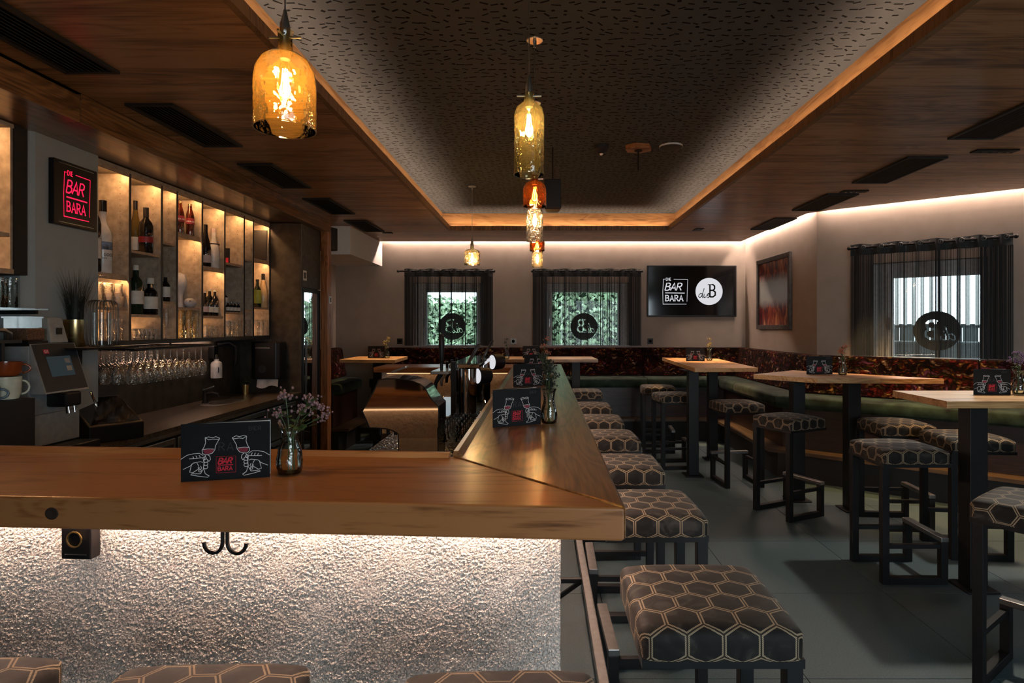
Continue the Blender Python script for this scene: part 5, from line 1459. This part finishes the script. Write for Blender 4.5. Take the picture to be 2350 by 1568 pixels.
menu(-.192,2.305,.46,'nearest black menu card on the long arm of the bar')
menu(-.185,3.84,.45,'second black menu card along the long arm of the bar')
menu(-.15,5.10,.45,'farthest black menu card on the long arm of the bar')
menu(-2.155,7.30,.0,'black menu card on the far left corner table')
menu(-.235,7.32,.0,'black menu card on the wide table past the bar')
menu(1.64,6.68,-.02,'black menu card on the far right corner table')
menu(2.19,4.865,-.05,'black menu card on the broad poster-corner table')
menu(2.51,3.42,-.04,'black menu card on the table cut by the right picture edge')

# ------------------------------------------------------------------ small vases with flowers
vase_me = {}
def vase(x, y, seed, petal, label, heads, z=ZB, leaf='leaf_green', s=1.0):
    t = thing('flower_vase',label,'vase',(x,y,z),seed*.7,'small glass carafes with flowers')
    pr = [(.024,.0015),(.031,.004),(.034,.02),(.0345,.04),(.030,.065),(.023,.088),(.0215,.10),(.025,.125),(.031,.141)]
    MB().lathe(pr,24,cap0=True).build('glass','glass_vase',t,smooth=60)
    MB().lathe([(.022,.003),(.030,.006),(.0325,.02),(.033,.04),(.030,.058)],20,cap0=True,cap1=True).build('water','glass_water',t,smooth=60)
    rd = random.Random(seed); st_ = MB(); lf = MB(); pt = MB()
    for (dx, dy, h) in heads:
        p0 = Vector((rd.uniform(-.012,.012),rd.uniform(-.012,.012),.008)); p3 = Vector((dx,dy,h))
        p1 = Vector((dx*.12,dy*.12,.10)); p2 = Vector((dx*.45,dy*.45,.10+(h-.10)*.55))
        st_.tube([p0,p1,p2,p3],.0013,5)
        for k in range(int(26*s)):
            c_ = p3+Vector((rd.gauss(0,.012),rd.gauss(0,.012),rd.gauss(0,.008)))
            pt.ball(c_,rd.uniform(.0025,.0045),5,3)
            if k % 3 == 0: st_.tube([p2.lerp(p3,.75),c_],.0006,3)
        for k in range(int(7*s)):
            b_ = p1.lerp(p3,rd.uniform(.15,1)); a = rd.uniform(0,2*PI); L = rd.uniform(.014,.028)
            u = Vector((math.cos(a),math.sin(a),rd.uniform(-.2,.7))).normalized()*L; w = Vector((-math.sin(a),math.cos(a),rd.uniform(-.3,.3)))*L*.38
            lf.add([b_,b_+u*.5+w,b_+u,b_+u*.5-w],[(0,1,2,3)])
    st_.build('stems','stem_green',t); lf.build('leaves',leaf,t); pt.build('blossoms',petal,t,smooth=True)
    return t
H1 = [(.0,.0,.215),(.045,.01,.19),(.065,-.01,.165),(-.035,.01,.175),(.07,.02,.15),(.02,-.02,.20)]
v = vase(-.680,1.588,0,'petal_pink','glass carafe with pale pink flowers beside the front menu card',[(-.012,0,.215),(.03,.01,.175),(.075,-.0,.185),(-.035,.01,.165),(.085,.02,.155),(.06,-.01,.20)],s=1.3)
v = vase(.030,2.41,2,'leaf_dark','glass carafe with dark trailing foliage on the long arm of the bar',[(.0,.0,.25),(.03,.01,.23),(-.02,.0,.21),(.05,-.01,.19),(.02,.02,.17),(-.03,-.01,.23),(.0,.03,.28),(.04,.0,.16)],leaf='leaf_dark',s=1.5)
vase(.035,3.97,3,'petal_orange','glass carafe with tall orange blossom behind the second bar menu',[(.0,.0,.31),(.02,.01,.26),(-.01,.0,.22)])
vase(-1.905,7.25,4,'petal_yellow','glass carafe with yellow and pink flowers on the far left corner table',[(-.02,0,.25),(.02,.01,.20),(.0,-.02,.22),(.03,0,.17)])
vase(-.42,7.08,5,'leaf_dark','glass carafe with a dark blossom on the wide table past the bar',[(.0,0,.24),(.02,.0,.20)])
vase(1.925,6.75,6,'petal_yellow','glass carafe with yellow flowers on the far right corner table',[(.0,0,.25),(.02,.01,.20),(-.02,.0,.19),(.03,0,.17)])
vase(2.445,4.78,7,'petal_orange','glass carafe with orange and pink flowers on the broad poster-corner table',[(.0,0,.22),(.03,.01,.235),(-.02,.0,.20),(.02,-.02,.18),(-.03,.01,.185)],s=1.4)
vase(2.79,3.44,8,'petal_violet','glass carafe with violet flowers at the right picture edge',[(-.01,0,.24),(.02,.01,.22),(-.03,.0,.20),(.0,-.02,.19)],s=1.4)

# ------------------------------------------------------------------ outside the windows
gr = MB().box(-30,30,-30,40,-.20,-.15).build('ground','terrace'); struct(gr,'pale terrace ground outside')
def hedge(x0, x1, y, z1, label, seed, n, depth=.5):
    t = thing('hedge',label,'hedge',((x0+x1)/2,y,-.15))
    w = (x1-x0)/2
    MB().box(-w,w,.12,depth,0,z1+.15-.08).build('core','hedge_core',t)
    rd = random.Random(seed); m = MB()
    for i in range(n):
        c_ = Vector((rd.uniform(-w,w), rd.uniform(-.02,.16), rd.uniform(.9,z1+.15)+rd.gauss(0,.03)))
        a = rd.uniform(0,2*PI); L = rd.uniform(.035,.07)
        u = Vector((math.cos(a),rd.uniform(-.6,.2),math.sin(a))).normalized()*L; w_ = Vector((-math.sin(a),rd.uniform(-.5,.5),math.cos(a))).normalized()*L*.4
        m.add([c_-u,c_+w_,c_+u,c_-w_],[(0,1,2,3)])
    o = m.build('leaves','hedge_leaf',t); o['kind'] = 'stuff'
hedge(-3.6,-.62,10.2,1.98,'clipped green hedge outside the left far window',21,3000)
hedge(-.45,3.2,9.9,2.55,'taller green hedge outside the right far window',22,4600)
# garden wall behind the terrace, seen through the slanted window
ang = math.atan2(DV.y,DV.x)
def out(s, o): p = Vector(A0)+DV*s-DN*o; return (p.x,p.y,-.15)
t = thing('garden_fence','dark board fence with pale lattice top beyond the terrace','fence',out(1.6,4.2),ang)
for i in range(26):
    MB().box(-2.6+i*.2,-2.6+i*.2+.19,0,.03,0,1.62).build('board','fence_dark',t)
for i in range(46):
    MB().box(-2.6+i*.113,-2.6+i*.113+.055,0,.02,1.66,2.55).build('lattice_bar','fence_light',t)
MB().box(-2.6,2.6,.03,.06,1.62,1.68).build('rail','fence_dark',t); MB().box(-2.6,2.6,.021,.045,2.50,2.56).build('rail','fence_dark',t)
t = thing('garden_sofa','grey garden sofa with white cushions on the terrace','sofa',out(.70,2.3),ang+.1)
MB().box(-.7,.7,-.35,.35,.05,.85).build('base','furniture_grey',t,bevel=.02)
MB().box(-.7,.7,.20,.38,.852,1.45).build('back','furniture_grey',t,bevel=.03)
MB().box(-.65,-.02,-.33,.19,.853,1.02).build('seat_cushion','cushion_white',t,bevel=.04); MB().box(.0,.65,-.33,.19,.853,1.02).build('seat_cushion','cushion_white',t,bevel=.04)
t = thing('garden_table','white garden table standing on the terrace','table',out(2.05,1.9),ang)
MB().box(-.45,.45,-.4,.4,1.20,1.25).build('top','cushion_white',t,bevel=.01)
for sx in (-.38,.38):
    for sy in (-.33,.33): MB().box(sx-.03,sx+.03,sy-.03,sy+.03,0,1.199).build('leg','furniture_grey',t)
